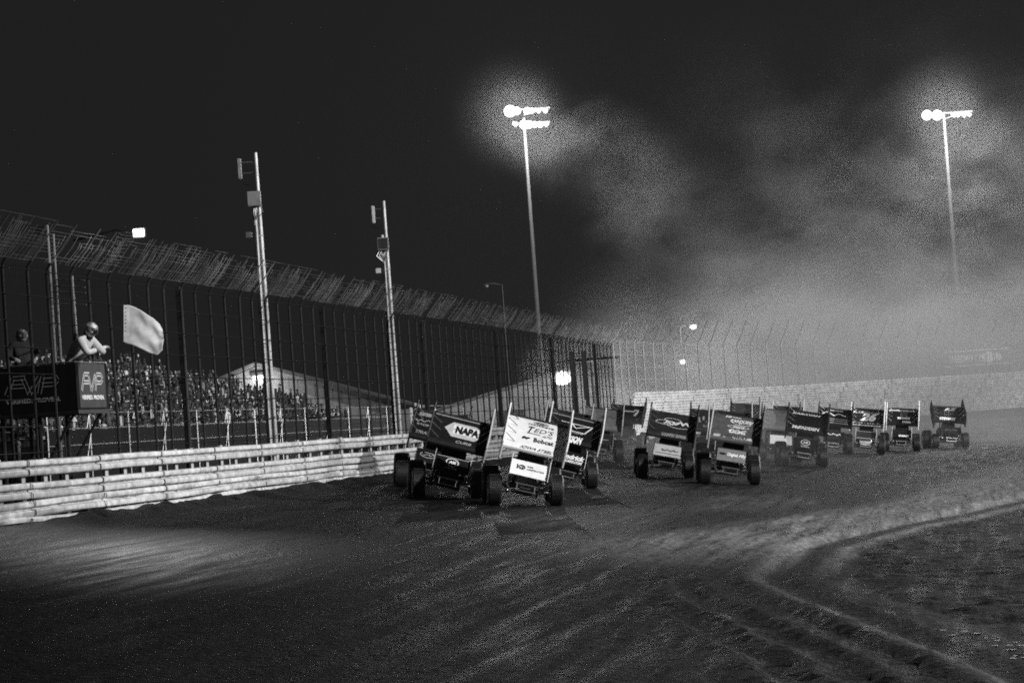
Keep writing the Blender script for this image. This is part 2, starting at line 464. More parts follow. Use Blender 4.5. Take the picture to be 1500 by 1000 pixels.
# ------------------------------------------------------------------ catch fences
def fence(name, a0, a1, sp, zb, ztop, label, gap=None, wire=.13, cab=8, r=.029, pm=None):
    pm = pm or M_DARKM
    f = empty(name, (0, 0, 0), label, 'catch fence')
    q = MB().use(pm)
    q.tube([(0, 0, 0), (0, 0, zb-.12), (.03, 0, zb-.02), (.10, 0, zb+.08)], r, 6)
    q.use(M_STEEL); q.tube([(.10, 0, zb+.08), (.70, 0, ztop)], r*.5, 6)
    me = q.mesh('fence_post', True)
    q = MB().use(M_DARKM); q.tube([(0, 0, 2.6), (0, 0, zb-.12), (.03, 0, zb-.02), (.10, 0, zb+.08)], r, 6)
    q.use(M_STEEL); q.tube([(.10, 0, zb+.08), (.70, 0, ztop)], r*.5, 6)
    me2 = q.mesh('fence_post', True)
    a = a0; k = 0
    big = MB().use(M_DARKM); big.box((0, 0, zb/2), (.11, .16, zb)); bigm = big.mesh('support_post')
    while a < a1:
        c, u, n = path(a)
        o = link('fence_post', me, f)
        if gap and gap[0] < a < gap[1]: o.data = me2
        o.location = WP(a, -.16, 0); o.rotation_euler = (0, random.uniform(-.008, .008), math.atan2(n.y, n.x)+random.uniform(-.03, .03))
        k += 1
        if k % 11 == 5 and not gap is None:
            o = link('support_post', bigm, f); o.location = WP(a+.5, -.34, 0); o.rotation_euler.z = math.atan2(n.y, n.x)
        a += sp*random.uniform(.93, 1.07)
    st = 1.0 if a1 <= A1+1 else 2.0
    al = list(np.arange(a0, a1, st))+[a1]
    # tension cables
    q = MB().use(M_CABLE if pm is M_DARKM else pm)
    for j in range(cab):
        z = 1.3+(zb-1.4)*j/(cab-1)
        run = []
        for aa in al:
            if gap and gap[0] < aa < gap[1] and 1.6 < z < 3.4:
                if len(run) > 1: q.tube(run, .011, 4, False)
                run = []
            else: run.append(WP(aa, -.11, z))
        if len(run) > 1: q.tube(run, .011, 4, False)
    q.build('tension_cable', None, f)
    # woven wire: upright panel
    q = MB().use(M_CABLE if pm is M_DARKM else pm)
    aa = a0
    while aa < a1:
        z1 = 3.3 if gap and gap[0] < aa < gap[1] else 1.0
        q.tube([WP(aa, -.12, z1), WP(aa, -.12, zb)], .0022, 3, False); aa += wire*random.choice((.8, 1, 1.2))
    z = 1.15
    while z < zb:
        if not (gap and 1.6 < z < 3.4): q.tube([WP(x, -.12, z) for x in al], .0022, 3, False)
        z += wire*1.6
    q.build('wire_mesh', None, f)
    # overhang panel catches the light
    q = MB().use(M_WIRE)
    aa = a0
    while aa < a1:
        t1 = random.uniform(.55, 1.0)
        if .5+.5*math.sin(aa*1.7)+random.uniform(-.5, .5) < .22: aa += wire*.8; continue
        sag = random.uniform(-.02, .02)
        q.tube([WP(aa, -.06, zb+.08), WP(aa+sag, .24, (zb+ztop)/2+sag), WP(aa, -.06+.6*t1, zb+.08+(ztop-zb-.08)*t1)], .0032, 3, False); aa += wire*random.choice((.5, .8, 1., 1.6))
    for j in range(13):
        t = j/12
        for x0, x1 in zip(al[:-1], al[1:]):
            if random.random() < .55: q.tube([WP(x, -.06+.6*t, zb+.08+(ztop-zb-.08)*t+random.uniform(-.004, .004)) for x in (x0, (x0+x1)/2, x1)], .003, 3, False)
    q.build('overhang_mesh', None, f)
    return f


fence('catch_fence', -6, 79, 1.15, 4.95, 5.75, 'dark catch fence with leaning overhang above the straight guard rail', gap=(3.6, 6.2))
fence('catch_fence', 79.6, 165, 1.9, 5.25, 6.5, 'hazy catch fence standing on the barrier of the far turn', wire=.3, cab=7, r=.04, pm=mat('haze_toned_fence_steel', .26, .6))  # haze put into the colour: far steel paled to blend with it

# lit ladder-like cross wires beside the small floodlight
q = MB().use(M_CHROME)
for j in range(11):
    t = j/10; t = t**.75
    q.tube([WP(5.55+.0*t+k*.24, -.06+.6*t, 5.03+.78*t-.03*math.sin(k/4*PI)) for k in range(5)], .012, 5)
tag(q.build('cross_wire_panel'), 'bright ladder of bent cross wires lit by the small square floodlight', 'wire panel')

exec_after = []
# ------------------------------------------------------------------ antenna poles behind the rail
def antenna_pole(px, py0, py1, Y, label, k):
    b = at(px, py1, Y); top = at(px, py0, Y)
    h = top.z-0.; P = empty('antenna_pole', (b.x, b.y, 0), label, 'pole', 'antenna poles behind the guard rail')
    r = .1
    q = MB().use(M_GALV); q.tube([(0, 0, 0), (0, 0, h-1.1)], [.085, .06], 10); q.tube([(.17, .02, 0), (.12, .02, h)], [.055, .045], 8)
    for i in range(10):
        z = .5+i*(h-1.2)/10; q.box((.07, .0, z), (.26, .05, .03))
    q.build('pole', None, P, True)
    q = MB().use(M_DARKM)
    for i in range(3): q.tube([(-.06+.03*i, -.1, .2), (-.05+.03*i, -.09, h-2)], .012, 5)
    q.build('cable_run', None, P)
    q = MB().use(M_GREY); bevel_box(q, (.02, -.16, h-1.28-.12*k), (.36, .2, .40), .012); q.use(M_CHAR); q.box((.02, -.265, h-1.28-.12*k), (.30, .01, .34)) if k else None
    q.build('equipment_box', None, P)
    q = MB().use(M_PALE if k else M_GREY); bevel_box(q, (-.34 if k == 0 else -.24, 0, h-.42), (.10, .16, .56), .015)
    q.use(M_STEEL); q.tube([(-.3, 0, h-.55), (0, 0, h-.55)], .018, 6); q.tube([(-.3, 0, h-.25), (0, 0, h-.25)], .018, 6)
    q.use(M_CABLE); q.tube([(-.28, 0, h-.7), (-.25, -.05, h-.85), (-.1, -.05, h-.88), (0, -.03, h-.8)], .014, 6)
    q.build('antenna', None, P, True)
    q = MB().use(M_STEEL)
    for i in range(7):
        z = h-1.55-.12*k; x = random.uniform(-.15, .2); q.tube([(x, -.12, z+.05), (x+random.uniform(-.1, .1), -.16, z-.1), (x*.4, -.1, z-.28)], .012, 5)
    q.build('cable_loom', None, P, True)
    q = MB().use(M_MID if k == 0 else M_PALE); bevel_box(q, (-.2, -.05, h-2.25), (.17, .15, .16), .01); q.use(M_STEEL); q.tube([(-.2, -.03, h-2.25), (0, 0, h-2.25)], .015, 6)
    q.build('camera_box', None, P, True)
    return P


antenna_pole(397, 222, 668, 66, 'tallest antenna pole behind the rail, with dark box and a separate slim panel', 0)
antenna_pole(581, 293, 655, 78, 'second antenna pole with pale square box and panel hugging its top', 1)

# lattice post at the far left and stub post
P = empty('scaffold_post', at(90, 668, 52), 'dim slender post rising behind the spectator side of the flag stand', 'post')
P.location.z = 0
q = MB().use(M_INKD); hh = at(66, 330, 52).z
q.tube([(0, 0, 0), (0, 0, hh)], .035, 8); q.tube([(.12, 0, 0), (.12, 0, hh-.2)], .03, 8)
for i in range(9): q.tube([(0, 0, .4+i*.5), (.12, 0, .65+i*.5)], .012, 5)
q.build('post', None, P, True)
q = MB().use(M_DARKM); bevel_box(q, (-.12, 0, hh-.1), (.26, .15, .14), .01); q.build('speaker_horn', None, P)
P = empty('stub_post', WP(1.9, -.5, 0), 'short shiny stub post just behind the rail below the flag stand', 'post')
q = MB().use(M_CHROME); q.lathe([(0, .05), (1.42, .05), (1.44, .06), (1.52, .06), (1.55, .03)], 12, Matrix.Rotation(-PI/2, 4, 'Y')); q.build('tube', None, P, True)

# ------------------------------------------------------------------ flag stand
FS = empty('flag_stand', WP(4.0, -.9, 0), 'black flag stand booth overhanging the guard rail with lettered banners', 'flag stand')
c, u, n = path(4.0); FS.rotation_euler.z = math.atan2(n.y, n.x)      # local +X = towards the track, +Y = along the wall
ZB, ZT = 2.12, 3.06
q = MB().use(M_FABRIC)
X0, X1, Y0, Y1 = -.9, .86, 0., 1.75
for (cx, cy, dx, dy) in (((X0+X1)/2, Y0, X1-X0, .04), (X1, (Y0+Y1)/2, .04, Y1-Y0+.04), ((X0+X1)/2, Y1, X1-X0, .04), (X0, (Y0+Y1)/2, .04, Y1-Y0-.04)):
    q.box((cx, cy, (ZB+ZT)/2), (dx, dy, ZT-ZB))
q.build('side_panel', None, FS)
q = MB().use(M_DARKM); q.box((0, .87, ZB-.05), (1.78, 1.78, .08)); q.build('floor_deck', None, FS)
for x, y in ((-.8, .1), (-.8, 1.6), (.0, .1), (.0, 1.6)):
    q = MB().use(M_DARKM); q.tube([(x, y, 0), (x, y, ZB)], .05, 8)
    if x == 0: q.tube([(.0, y, .9), (.8, y, ZB)], .03, 6)
    q.build('leg', None, FS, True)
q = MB().use(M_STEEL); q.tube([(X0, Y0, ZT+.02), (X1, Y0, ZT+.02), (X1, Y1, ZT+.02), (X0, Y1, ZT+.02), (X0, Y0, ZT+.02)], .018, 6); q.build('top_rail', None, FS)


def fvp(mb, f, w, c, m, ms, outline):
    """block initials drawn as tube-like strokes with a slogan under them"""
    h = .34
    strokes = [[(-.5, -.5), (-.36, .5), (-.12, .5)], [(-.42, .02), (-.16, .02)], [(-.17, .5), (-.06, -.5), (.14, .5)], [(.12, -.5), (.2, .5), (.42, .5), (.47, .22), (.4, 0), (.18, 0)]]
    for s in strokes:
        for i in range(len(s)-1):
            a, b = [(c[0]+p[0]*w, c[1]+p[1]*h) for p in (s[i], s[i+1])]
            mb.use(m)
            if outline:
                dx, dy = b[0]-a[0], b[1]-a[1]; l = math.hypot(dx, dy); nx, ny = -dy/l*.038, dx/l*.038
                for sg in (-1, 1): put2d(mb, line2d((a[0]+nx*sg, a[1]+ny*sg), (b[0]+nx*sg, b[1]+ny*sg), .012), f)
            else:
                put2d(mb, line2d(a, b, .085), f)
                mb.use(M_INK); put2d(mb, line2d(a, b, .03), lambda x, y: f(x, y, .003)); mb.use(m)
    mb.use(ms); put_text(mb, 'VERIFIED. PROVEN.', f, w*1.02, .085, (c[0], c[1]-h*.5-.13), .03)


q = MB(); fvp(q, lambda x, y, e=0: Vector((x, Y0-.024-e, y)), 1.15, (-.06, 2.66), M_INKG, M_INKG, True); q.build('banner_lettering', None, FS)
q = MB().use(mat('banner_cloth', .03, .8)); q.box((X1+.024, .86, 2.6), (.008, 1.5, .9)); q.build('banner', None, FS)
q = MB(); fvp(q, lambda x, y, e=0: Vector((X1+.031+e, x, y)), 1.25, (.86, 2.66), M_PALE, M_INKW, False); q.build('banner_lettering', None, FS)
# ladder frame above the stand
q = MB().use(M_STEEL); q.tube([(.3, 1.7, 3.0), (.28, 1.7, 4.95)], .022, 6)
for z in (4.35, 4.6, 4.72, 4.86): q.tube([(-.15, 1.7, z+.05), (.55, 1.7, z-.03)], .014, 6)
q.build('light_frame', None, FS)

# ------------------------------------------------------------------ people
M_SKIN = mat('skin', .3, .55, var=.1)
M_SHIRT = mat('pale_fire_suit', .55, .8, var=.12, spec=.1)
M_DARKC = mat('dark_cloth', .03, .85, var=.3, spec=.1)


def skin_mesh(name, joints, edges, m, root=0, sub=2):
    me = bpy.data.meshes.new(name); me.from_pydata([j[:3] for j in joints], edges, [])
    o = bpy.data.objects.new(name, me); C.objects.link(o)
    o.modifiers.new('s', 'SKIN'); sv = me.skin_vertices[0].data
    for i, j in enumerate(joints): sv[i].radius = (j[3], j[3] if len(j) < 5 else j[4]); sv[i].use_root = (i == root)
    md = o.modifiers.new('d', 'SUBSURF'); md.levels = sub; md.render_levels = sub
    bpy.context.view_layer.update()
    nm = bpy.data.meshes.new_from_object(o.evaluated_get(bpy.context.evaluated_depsgraph_get()))
    bpy.data.objects.remove(o); nm.name = name; nm.materials.clear(); nm.materials.append(m)
    nm.polygons.foreach_set('use_smooth', [True]*len(nm.polygons)); return nm


def make_person(loc, rz, label, pose, head_tilt, top, helmet, group=None):
    """pose: dict of joint positions (local, +Y is where the chest points)"""
    p = empty('person', loc, label, 'person', group, rz)
    J = []; E = []; idx = {}

    def j(nm, v, r, par=None):
        idx[nm] = len(J); J.append((v[0], v[1], v[2], r))
        if par is not None: E.append((idx[par], idx[nm]))
    j('hip', pose['hip'], .17); j('waist', pose['waist'], .165, 'hip'); j('chest', pose['chest'], .20, 'waist'); j('neck', pose['neck'], .06, 'chest')
    hd = Vector(pose['head']); j('head', hd, .085, 'neck')
    for s in ('l', 'r'):
        j('sh'+s, pose['sh'+s], .092, 'chest'); j('el'+s, pose['el'+s], .064, 'sh'+s); j('wr'+s, pose['wr'+s], .034, 'el'+s)
        wv = Vector(pose['wr'+s]); dv = (wv-Vector(pose['el'+s])).normalized(); pl = wv+dv*.07; j('pa'+s, pl, .036, 'wr'+s)
        side = dv.cross(Vector((0, 0, 1))).normalized()
        for k in range(4):
            o_ = side*(.03-.02*k); ln = (.07, .08, .075, .06)[k]
            b0 = pl+o_+dv*.035; j('f%d%s' % (k, s), b0, .0105, 'pa'+s); j('g%d%s' % (k, s), b0+dv*ln*.5+Vector((0, 0, -.02)), .0095, 'f%d%s' % (k, s))
            j('h%d%s' % (k, s), b0+dv*ln*.5+Vector((0, 0, -.055))-dv*.02, .0085, 'g%d%s' % (k, s))
        b0 = pl+side*.045; j('t0'+s, b0, .012, 'pa'+s); j('t1'+s, b0+dv*.04+side*.01-Vector((0, 0, .03)), .01, 't0'+s)
        sx = -1 if s == 'l' else 1
        h = Vector(pose['hip']); j('hp'+s, h+Vector((.1*sx, 0, -.06)), .1, 'hip'); j('kn'+s, (h.x+.13*sx, h.y+.04, .5), .07, 'hp'+s); j('an'+s, (h.x+.13*sx, h.y-.02, .09), .045, 'kn'+s)
        j('to'+s, (h.x+.14*sx, h.y+.17, .05), .042, 'an'+s)
    body = link('body', skin_mesh('body', J, E, M_DARKC), p)
    body.data.materials.clear(); body.data.materials.append(top); body.data.materials.append(M_DARKC); body.data.materials.append(M_SKIN)
    for f in body.data.polygons:
        z = f.center.z; near_hand = min((f.center-Vector(J[idx['pa'+s]][:3])).length for s in 'lr')
        if (f.center-Vector(J[idx['neck']][:3])).length < .12  : f.material_index = 1; continue
        f.material_index = 2 if near_hand < .12 or (f.center-hd).length < .14 else (1 if z < J[idx['hip']][2]-.02 and min((f.center-Vector(J[idx[k_+s]][:3])).length for s in 'lr' for k_ in ('el', 'wr')) > .17 else 0)
    T = Matrix.Translation(hd) @ head_tilt.to_4x4()
    q = MB().use(M_SKIN); q.ball((0, .01, -.02), (.075, .095, .11), 12); q.ball((0, .108, -.02), (.014, .022, .022), 6)
    q.ball((.077, .0, -.02), (.012, .022, .03), 6); q.ball((-.077, .0, -.02), (.012, .022, .03), 6)
    q.use(M_INK); q.ball((.03, .094, .012), (.012, .01, .008), 6); q.ball((-.03, .094, .012), (.012, .01, .008), 6); q.ball((0, .098, -.075), (.024, .008, .006), 6)
    me = q.mesh('head', True); me.transform(T); link('head', me, p)
    q = MB().use(helmet)
    if helmet is not M_DARKC:
        vs = []                                        # full-face helmet with open visor slot
        for i in range(13):
            t = PI*.93*i/12
            for k in range(20):
                a = 2*PI*k/20; fy = math.sin(a)
                r = .128 if not (t > 1.45 and fy < -.6) else .12
                vs.append((r*math.sin(t)*math.cos(a)*.92, .015+r*math.sin(t)*fy*(1.12 if fy > 0 else 1.02), r*math.cos(t)*1.08))
        fs = [(i*20+k, (i+1)*20+k, (i+1)*20+(k+1) % 20, i*20+(k+1) % 20) for i in range(12) for k in range(20)]
        q.add(vs, fs)
        q.use(M_INK)
        q.add([(.108*math.cos(a)*1.02, .015+.132*math.sin(a)*1.1, z) for z in (-.05, .05) for a in [PI*(.18+.64*k/10) for k in range(11)]], [(k, k+1, 12+k, 11+k) for k in range(10)])
        q.add([(.12*math.cos(2*PI*k/20), .015+.13*math.sin(2*PI*k/20)*1.05, z) for z in (.062, .078) for k in range(20)], [(k, (k+1) % 20, 20+(k+1) % 20, 20+k) for k in range(20)])
    else:
        q.ball((0, 0, .03), (.085, .1, .095), 12); q.box((0, .12, .045), (.13, .1, .012))
        q.ball((.09, 0, -.01), (.025, .04, .045), 8); q.ball((-.09, 0, -.01), (.025, .04, .045), 8)
    me = q.mesh('helmet' if helmet is not M_DARKC else 'cap', True); me.transform(T); link('helmet' if helmet is not M_DARKC else 'cap', me, p)
    return p


M_HELM = mat('pale_helmet', .45, .3, var=.8, scale=11)
M_HELMD = mat('grey_patterned_helmet', .2, .3, var=.8, scale=25)
def stand_pt(x, y, z):
    return FS.matrix_basis @ Vector((x, y, z))


bpy.context.view_layer.update()
frz = FS.rotation_euler.z
# flagman leans over the rail towards the track (local +Y of the person = chest direction), both hands on the stick
FMP = FS.matrix_basis @ Vector((.72, .45, ZB-.01)); FMR = frz-PI/2-.2
hl = (Matrix.Rotation(-FMR, 3, 'Z') @ (at(161, 510, 50.0)-FMP))/1.1
hw = hl - Vector((.0, .10, -.03))
pose = dict(hip=(0, -.10, .90), waist=(0, .03, 1.05), chest=(0, .17, 1.22), neck=(.0, .28, 1.37), head=(.02, .37, 1.47),
            shl=(-.19, .26, 1.27), ell=(-.26, .44, 1.04), wrl=(hw.x-.05, hw.y-.12, hw.z-.03), shr=(.2, .25, 1.27), elr=(.27, .42, 1.03), wrr=(hw.x, hw.y, hw.z))
FMN = make_person(FMP, FMR, 'flagman in pale suit and helmet leaning out to wave a flag', pose, Euler((R(-24), R(6), -.25)).to_matrix(), M_SHIRT, M_HELM)
FMN.scale = (1.1, 1.1, 1.1)
pose2 = dict(hip=(0, 0, .95), waist=(0, 0, 1.1), chest=(0, .0, 1.33), neck=(0, .01, 1.5), head=(0, .03, 1.6),
             shl=(-.2, 0, 1.41), ell=(-.33, .05, 1.2), wrl=(-.22, .26, 1.1), shr=(.2, 0, 1.41), elr=(.3, .06, 1.17), wrr=(.2, .27, 1.12))
PP = FS.matrix_basis @ Vector((-.45, .5, ZB-.01))
make_person(PP, frz-PI/2-1.0, 'helmeted official standing in the dark back of the flag stand', pose2, Euler((0, 0, .3)).to_matrix(), M_DARKC, M_HELMD)

# flag: cloth billowing from an upright stick held low
YF = 50.0
p0 = at(180.5, 446, YF); p1 = at(180.5, 499, YF); hand = at(161, 510, YF)
FL = empty('flag', p1, 'large pale flag billowing from its stick beside the flagman', 'flag')
q = MB().use(M_CHAR); q.tube([hand-p1+Vector((0, .05, -.02)), Vector((0, 0, 0)), p0-p1+Vector((0, 0, .02))], .014, 6)
q.build('stick', None, FL, True)
outl_top = [(180.5, 447), (188, 446.6), (196, 449), (206, 454), (216, 461), (224, 466), (231, 473), (235, 480)]
outl_bot = [(180.5, 501), (188, 504), (196, 506), (205, 510), (213, 514), (221, 518), (229, 520), (236.5, 512)]


def flagf(s, t):
    k = s*7; i = min(int(k), 6); fr = k-i
    tx = outl_top[i][0]*(1-fr)+outl_top[i+1][0]*fr; ty = outl_top[i][1]*(1-fr)+outl_top[i+1][1]*fr
    bx = outl_bot[i][0]*(1-fr)+outl_bot[i+1][0]*fr; by = outl_bot[i][1]*(1-fr)+outl_bot[i+1][1]*fr
    bul = 2.2*math.sin(PI*t)*s
    pt = at(bx*t+tx*(1-t)+bul, by*t+ty*(1-t), YF)
    w = .05*s*math.sin(8*s+3.2*t) + .025*math.sin(12*t-5*s)*s + .006*s*math.sin(24*s-9*t) + .06*max(0, s-.8)*math.sin(26*t)+.16*s*s
    return pt - p1 + Vector((0, w, 0))


q = MB().use(mat('flag_cloth', .52, .8, var=.15, scale=9, spec=.1))
q.grid(flagf, 32, 26)
o = q.build('cloth', None, FL, True)
sol = o.modifiers.new('thickness', 'SOLIDIFY'); sol.thickness = .004
q = MB().use(mat('flag_hem', .55, .8, var=.2, scale=20)); q.grid(lambda s, t: flagf(s*.15+.015, t*.96+.02)+Vector((0, -.008, 0)), 4, 16); q.build('hem', None, FL, True)
q = MB().use(M_INK)
for k in range(7): q.ball(flagf(.07, .08+.1*k)+Vector((0, -.012, 0)), (.012, .004, .012), 6)
q.build('eyelet', None, FL)

# ------------------------------------------------------------------ bleachers, crowd, railing
def bx(mb, a0, a1, p0, p1, z0, z1):
    vs = [WP(a, p, z) for a in (a0, a1) for p in (p0, p1) for z in (z0, z1)]
    mb.add(vs, [(0, 1, 3, 2), (4, 6, 7, 5), (0, 4, 5, 1), (2, 3, 7, 6), (0, 2, 6, 4), (1, 5, 7, 3)])


BL = empty('bleachers', (0, 0, 0), 'dark stepped bleachers full of spectators behind the fence', 'bleachers')
M_BOARD = mat('dark_board', .008, .8, spec=.1)
q = MB().use(M_BOARD)
NR = 12


def row_end(k): return 121-max(0, k-4)*2.6


def bxs(mb, a0, a1, p0, p1, z0, z1):
    q0 = lambda a, p, z: Vector(((W0+U*a+N*p).x, (W0+U*a+N*p).y, z))
    vs = [q0(a, p, z) for a in (a0, a1) for p in (p0, p1) for z in (z0, z1)]
    mb.add(vs, [(0, 1, 3, 2), (4, 6, 7, 5), (0, 4, 5, 1), (2, 3, 7, 6), (0, 2, 6, 4), (1, 5, 7, 3)])


def SP(a, p, z):
    w = W0+U*a+N*p; return Vector((w.x, w.y, z))


for k in range(NR): bxs(q, 62, row_end(k), -25.4-k*.75, -24.7-k*.75, 0, 1.75+k*.36)
q.build('step', None, BL)
q = MB().use(M_STEEL)
for k in range(NR): bxs(q, 62.1, row_end(k)-.1, -25.5-k*.75, -25.2-k*.75, 1.75+k*.36+.40, 1.75+k*.36+.44)
q.build('seat_board', None, BL)

cm = bpy.data.materials.new('crowd_clothes'); cm.use_nodes = True
gn = cm.node_tree.nodes.new('ShaderNodeNewGeometry'); cr = cm.node_tree.nodes.new('ShaderNodeValToRGB')
cm.node_tree.links.new(gn.outputs['Random Per Island'], cr.inputs['Fac']); cm.node_tree.links.new(cr.outputs[0], cm.node_tree.nodes['Principled BSDF'].inputs['Base Color'])
e = cr.color_ramp.elements; e[0].position = .45; e[0].color = (.006, .006, .006, 1); e[1].position = 1; e[1].color = (.7, .7, .7, 1)
x = e.new(.84); x.color = (.07, .07, .07, 1)
cm.node_tree.nodes['Principled BSDF'].inputs['Roughness'].default_value = .8
q = MB().use(cm)
for k in range(NR):
    a = 62.5
    while a < row_end(k)-.4:
        a += random.uniform(.42, .62)
        if random.random() < .1: continue
        p = -25.25-k*.75+random.uniform(-.1, .1); z = 1.75+k*.36+(.42 if random.random() < .75 else .85)
        b = SP(a, p, z); ang = random.uniform(-.5, .5)+frz; M3 = Matrix.Rotation(ang, 3, 'Z')
        w = random.uniform(.17, .22)
        secs = []
        for hh_, sw, sd in ((0, .8, .7), (.3, .95, .75), (.5, 1, .65), (.58, .35, .35)):
            secs.append([b + M3 @ Vector((.12*sd/.7*math.cos(2*PI*i/7)*1.0, w*sw*math.sin(2*PI*i/7), hh_)) for i in range(7)])
        q.loft(secs)
        q.ball(b+Vector((0, 0, .70)), (.095, .085, .12), 7)
        if random.random() < .45: q.ball(b+M3 @ Vector((.03, 0, .76)), (.13, .10, .06), 7)
        for s in (-1, 1):
            if random.random() < .7:
                e1 = b+M3 @ Vector((.08, s*w*1.15, .28)); up = random.random() < .12
                h1 = b+M3 @ Vector((.3, s*w*.6, .30 if not up else .85)); q.tube([b+M3 @ Vector((0, s*w*.95, .5)), e1, h1], [.05, .045, .035], 5)
        lz = .0 if z < 1.75+k*.36+.6 else -.42
        if lz == 0: q.loft([[b+M3 @ Vector((.1+xx, yy, zz)) for xx, yy, zz in ((dx*.07, dy*.17, dz*.08-.0) for dx, dy, dz in ((0, -1, -1), (0, 1, -1), (0, 1, 1), (0, -1, 1)))] for _ in (0,)] + [[b+M3 @ Vector((.45, yy*.17, zz*.07)) for yy, zz in ((-1, -1), (1, -1), (1, 1), (-1, 1))]])
        else: q.loft([[b+M3 @ Vector((.08*math.cos(2*PI*i/6), .15*math.sin(2*PI*i/6), zz)) for i in range(6)] for zz in (-.42, .02)])
tag(q.build('crowd', None, None, True), kind='stuff')

RL = empty('stand_railing', SP(60, -22, 0), 'pale pipe railing with slanted braces in front of the crowd', 'railing'); RL.location = (0, 0, 0)
q = MB().use(M_STEEL)
for z in (3.15, 2.45, 1.7): q.tube([SP(a, -22.2, z) for a in range(58, 150, 4)], .035, 6)
q.build('pipe_rail', None, RL, True)
pmesh = MB().use(M_STEEL); pmesh.tube([(0, 0, 0), (0, 0, 3.2)], .04, 6); pmesh = pmesh.mesh('upright')
bm_ = MB().use(M_CHROME); bm_.tube([(0, 0, 3.1), (-.55, -.6, 0)], .028, 6); bm_.tube([(.12, 0, 2.6), (-.3, -.6, 0)], .022, 6); bmesh_ = bm_.mesh('brace')
for i in range(18):
    o = link('upright', pmesh, RL); o.location = SP(58+i*5.2, -22.2, 0)
    if i % 2: o = link('brace', bmesh_, RL); o.location = SP(58+i*5.2, -22.2, 0)
q = MB().use(M_BOARD); bxs(q, 58, 148, -24, -22.6, 0, 1.6); bxs(q, 58, 148, -22.32, -22.26, .1, 2.4); q.build('front_board', None, RL)

# striped spectator standing at the railing
pose3 = dict(pose2)
make_person(SP(88, -23.4, 1.62), frz+PI*.5, 'spectator with light cap and pale top sitting above the front railing', pose2, Euler((0, 0, .2)).to_matrix(), mat('striped_shirt', .5, .8, var=.5, scale=30), M_HELM)

# row of onlookers against the lit gable
for i, px in enumerate((456, 463, 478, 489, 497)):
    b = at(px, 640, 158+i*.7); b.z = 1.2
    make_person(b, random.uniform(2, 4.2), ['onlooker in a dark top left of the pale-capped pair at the stand end', 'dark onlooker beside the lit gable wall, head turned away', 'onlooker with a pale top standing near the gable lamp light',
                                           'pale-headed onlooker next to last at the right end of the crowd', 'pale-headed onlooker at the very right end of the crowd'][i], pose2, Euler((0, 0, random.uniform(-.6, .6))).to_matrix(),
                (M_DARKC, M_DARKC, M_PALE, M_DARKC, M_MID)[i], M_HELM if i > 2 else M_DARKC, 'onlookers at the end of the crowd')
q = MB().use(M_BOARD); o0 = at(447, 640, 160); q.box((o0.x+2.2, 160, .6), (5.5, 6, 1.19)); tag(q.build('viewing_platform', None), 'low dark platform carrying the onlookers beside the crowd', 'platform')

# ------------------------------------------------------------------ gabled buildings
M_CLAD = mat('pale_cladding', .16, .7, var=.15, scale=2)


def gable(px_peak, py_peak, px_l, py_l, px_r, py_r, Y, label, name='gabled_building', depth=26):
    pk = at(px_peak, py_peak, Y); l = at(px_l, py_l, Y); r = at(px_r, py_r, Y)
    B = empty(name, (pk.x, Y, 0), label, 'building', 'gabled buildings behind the fence')
    lx, rx = l.x-pk.x, r.x-pk.x
    q = MB().use(M_CLAD)
    pts = [(lx, 0, 0), (rx, 0, 0), (rx, 0, r.z), (0, 0, pk.z), (lx, 0, l.z)]
    q.add(pts+[(x, depth, z) for x, y, z in pts], [(0, 1, 2, 3, 4), (9, 8, 7, 6, 5), (0, 5, 6, 1), (1, 6, 7, 2), (4, 9, 5, 0)])
    n = int((rx-lx)/.6)
    for i in range(1, n):
        x = lx+(rx-lx)*i/n; zt = pk.z+(l.z-pk.z)*x/lx if x < 0 else pk.z+(r.z-pk.z)*x/rx
        q.box((x, -.015, zt/2-.1), (.05, .03, zt-.25))
    q.build('wall', None, B)
    q = MB().use(mat('dark_roof_sheet', .04, .6))
    for (ex, ez) in ((lx, l.z), (rx, r.z)):
        sx = ex*1.04; sz = pk.z+(ez-pk.z)*1.04
        a = [(0, -1.6, pk.z+.02), (sx, -1.6, sz+.02), (sx, depth+.3, sz+.02), (0, depth+.3, pk.z+.02)]
        q.add(a+[(x, y, z+.22) for x, y, z in a], [(0, 1, 2, 3), (7, 6, 5, 4), (0, 4, 5, 1), (1, 5, 6, 2), (2, 6, 7, 3), (3, 7, 4, 0)])
    q.build('roof', None, B)
    q = MB().use(M_DARKM); q.box((lx*.45, -.03, 1.25), (2.2, .06, 2.5)); q.build('door', None, B)
    return B, pk


def wall_lamp(name, p, s, label, power, big=1., down=True):
    B = empty(name, p, label, 'lamp')
    q = MB().use(M_DARKM); bevel_box(q, (0, .06*big, .12*big), (.5*big, .14*big, .12*big), .01*big); q.build('housing', None, B)
    q = MB().use(emit(name+'_glow', 1, s)); bevel_box(q, (0, -.03*big, 0), (.42*big, .12*big, .12*big), .03*big); q.build('lens', None, B)
    lt = bpy.data.lights.new('lamp_light', 'POINT'); lt.energy = power; lt.shadow_soft_size = .12*big
    o = bpy.data.objects.new('lamp_light', lt); C.objects.link(o); o.parent = B; o.location = (0, -.9*big, -.15*big)
    return B


B1, pk1 = gable(377, 536, 262, 584, 600, 593, 172, 'pale gabled shed lit by a lamp behind the tallest antenna pole')
wall_lamp('gable_lamp', (pk1.x+.1, 171.4, pk1.z-.85), 30, 'bright strip lamp under the gable of the shed behind the crowd', 750, 2.2)
B2, pk2 = gable(832, 543, 640, 603, 1003, 576, 196, 'broad pale gabled shed behind the fence where the straight meets the turn', depth=30)

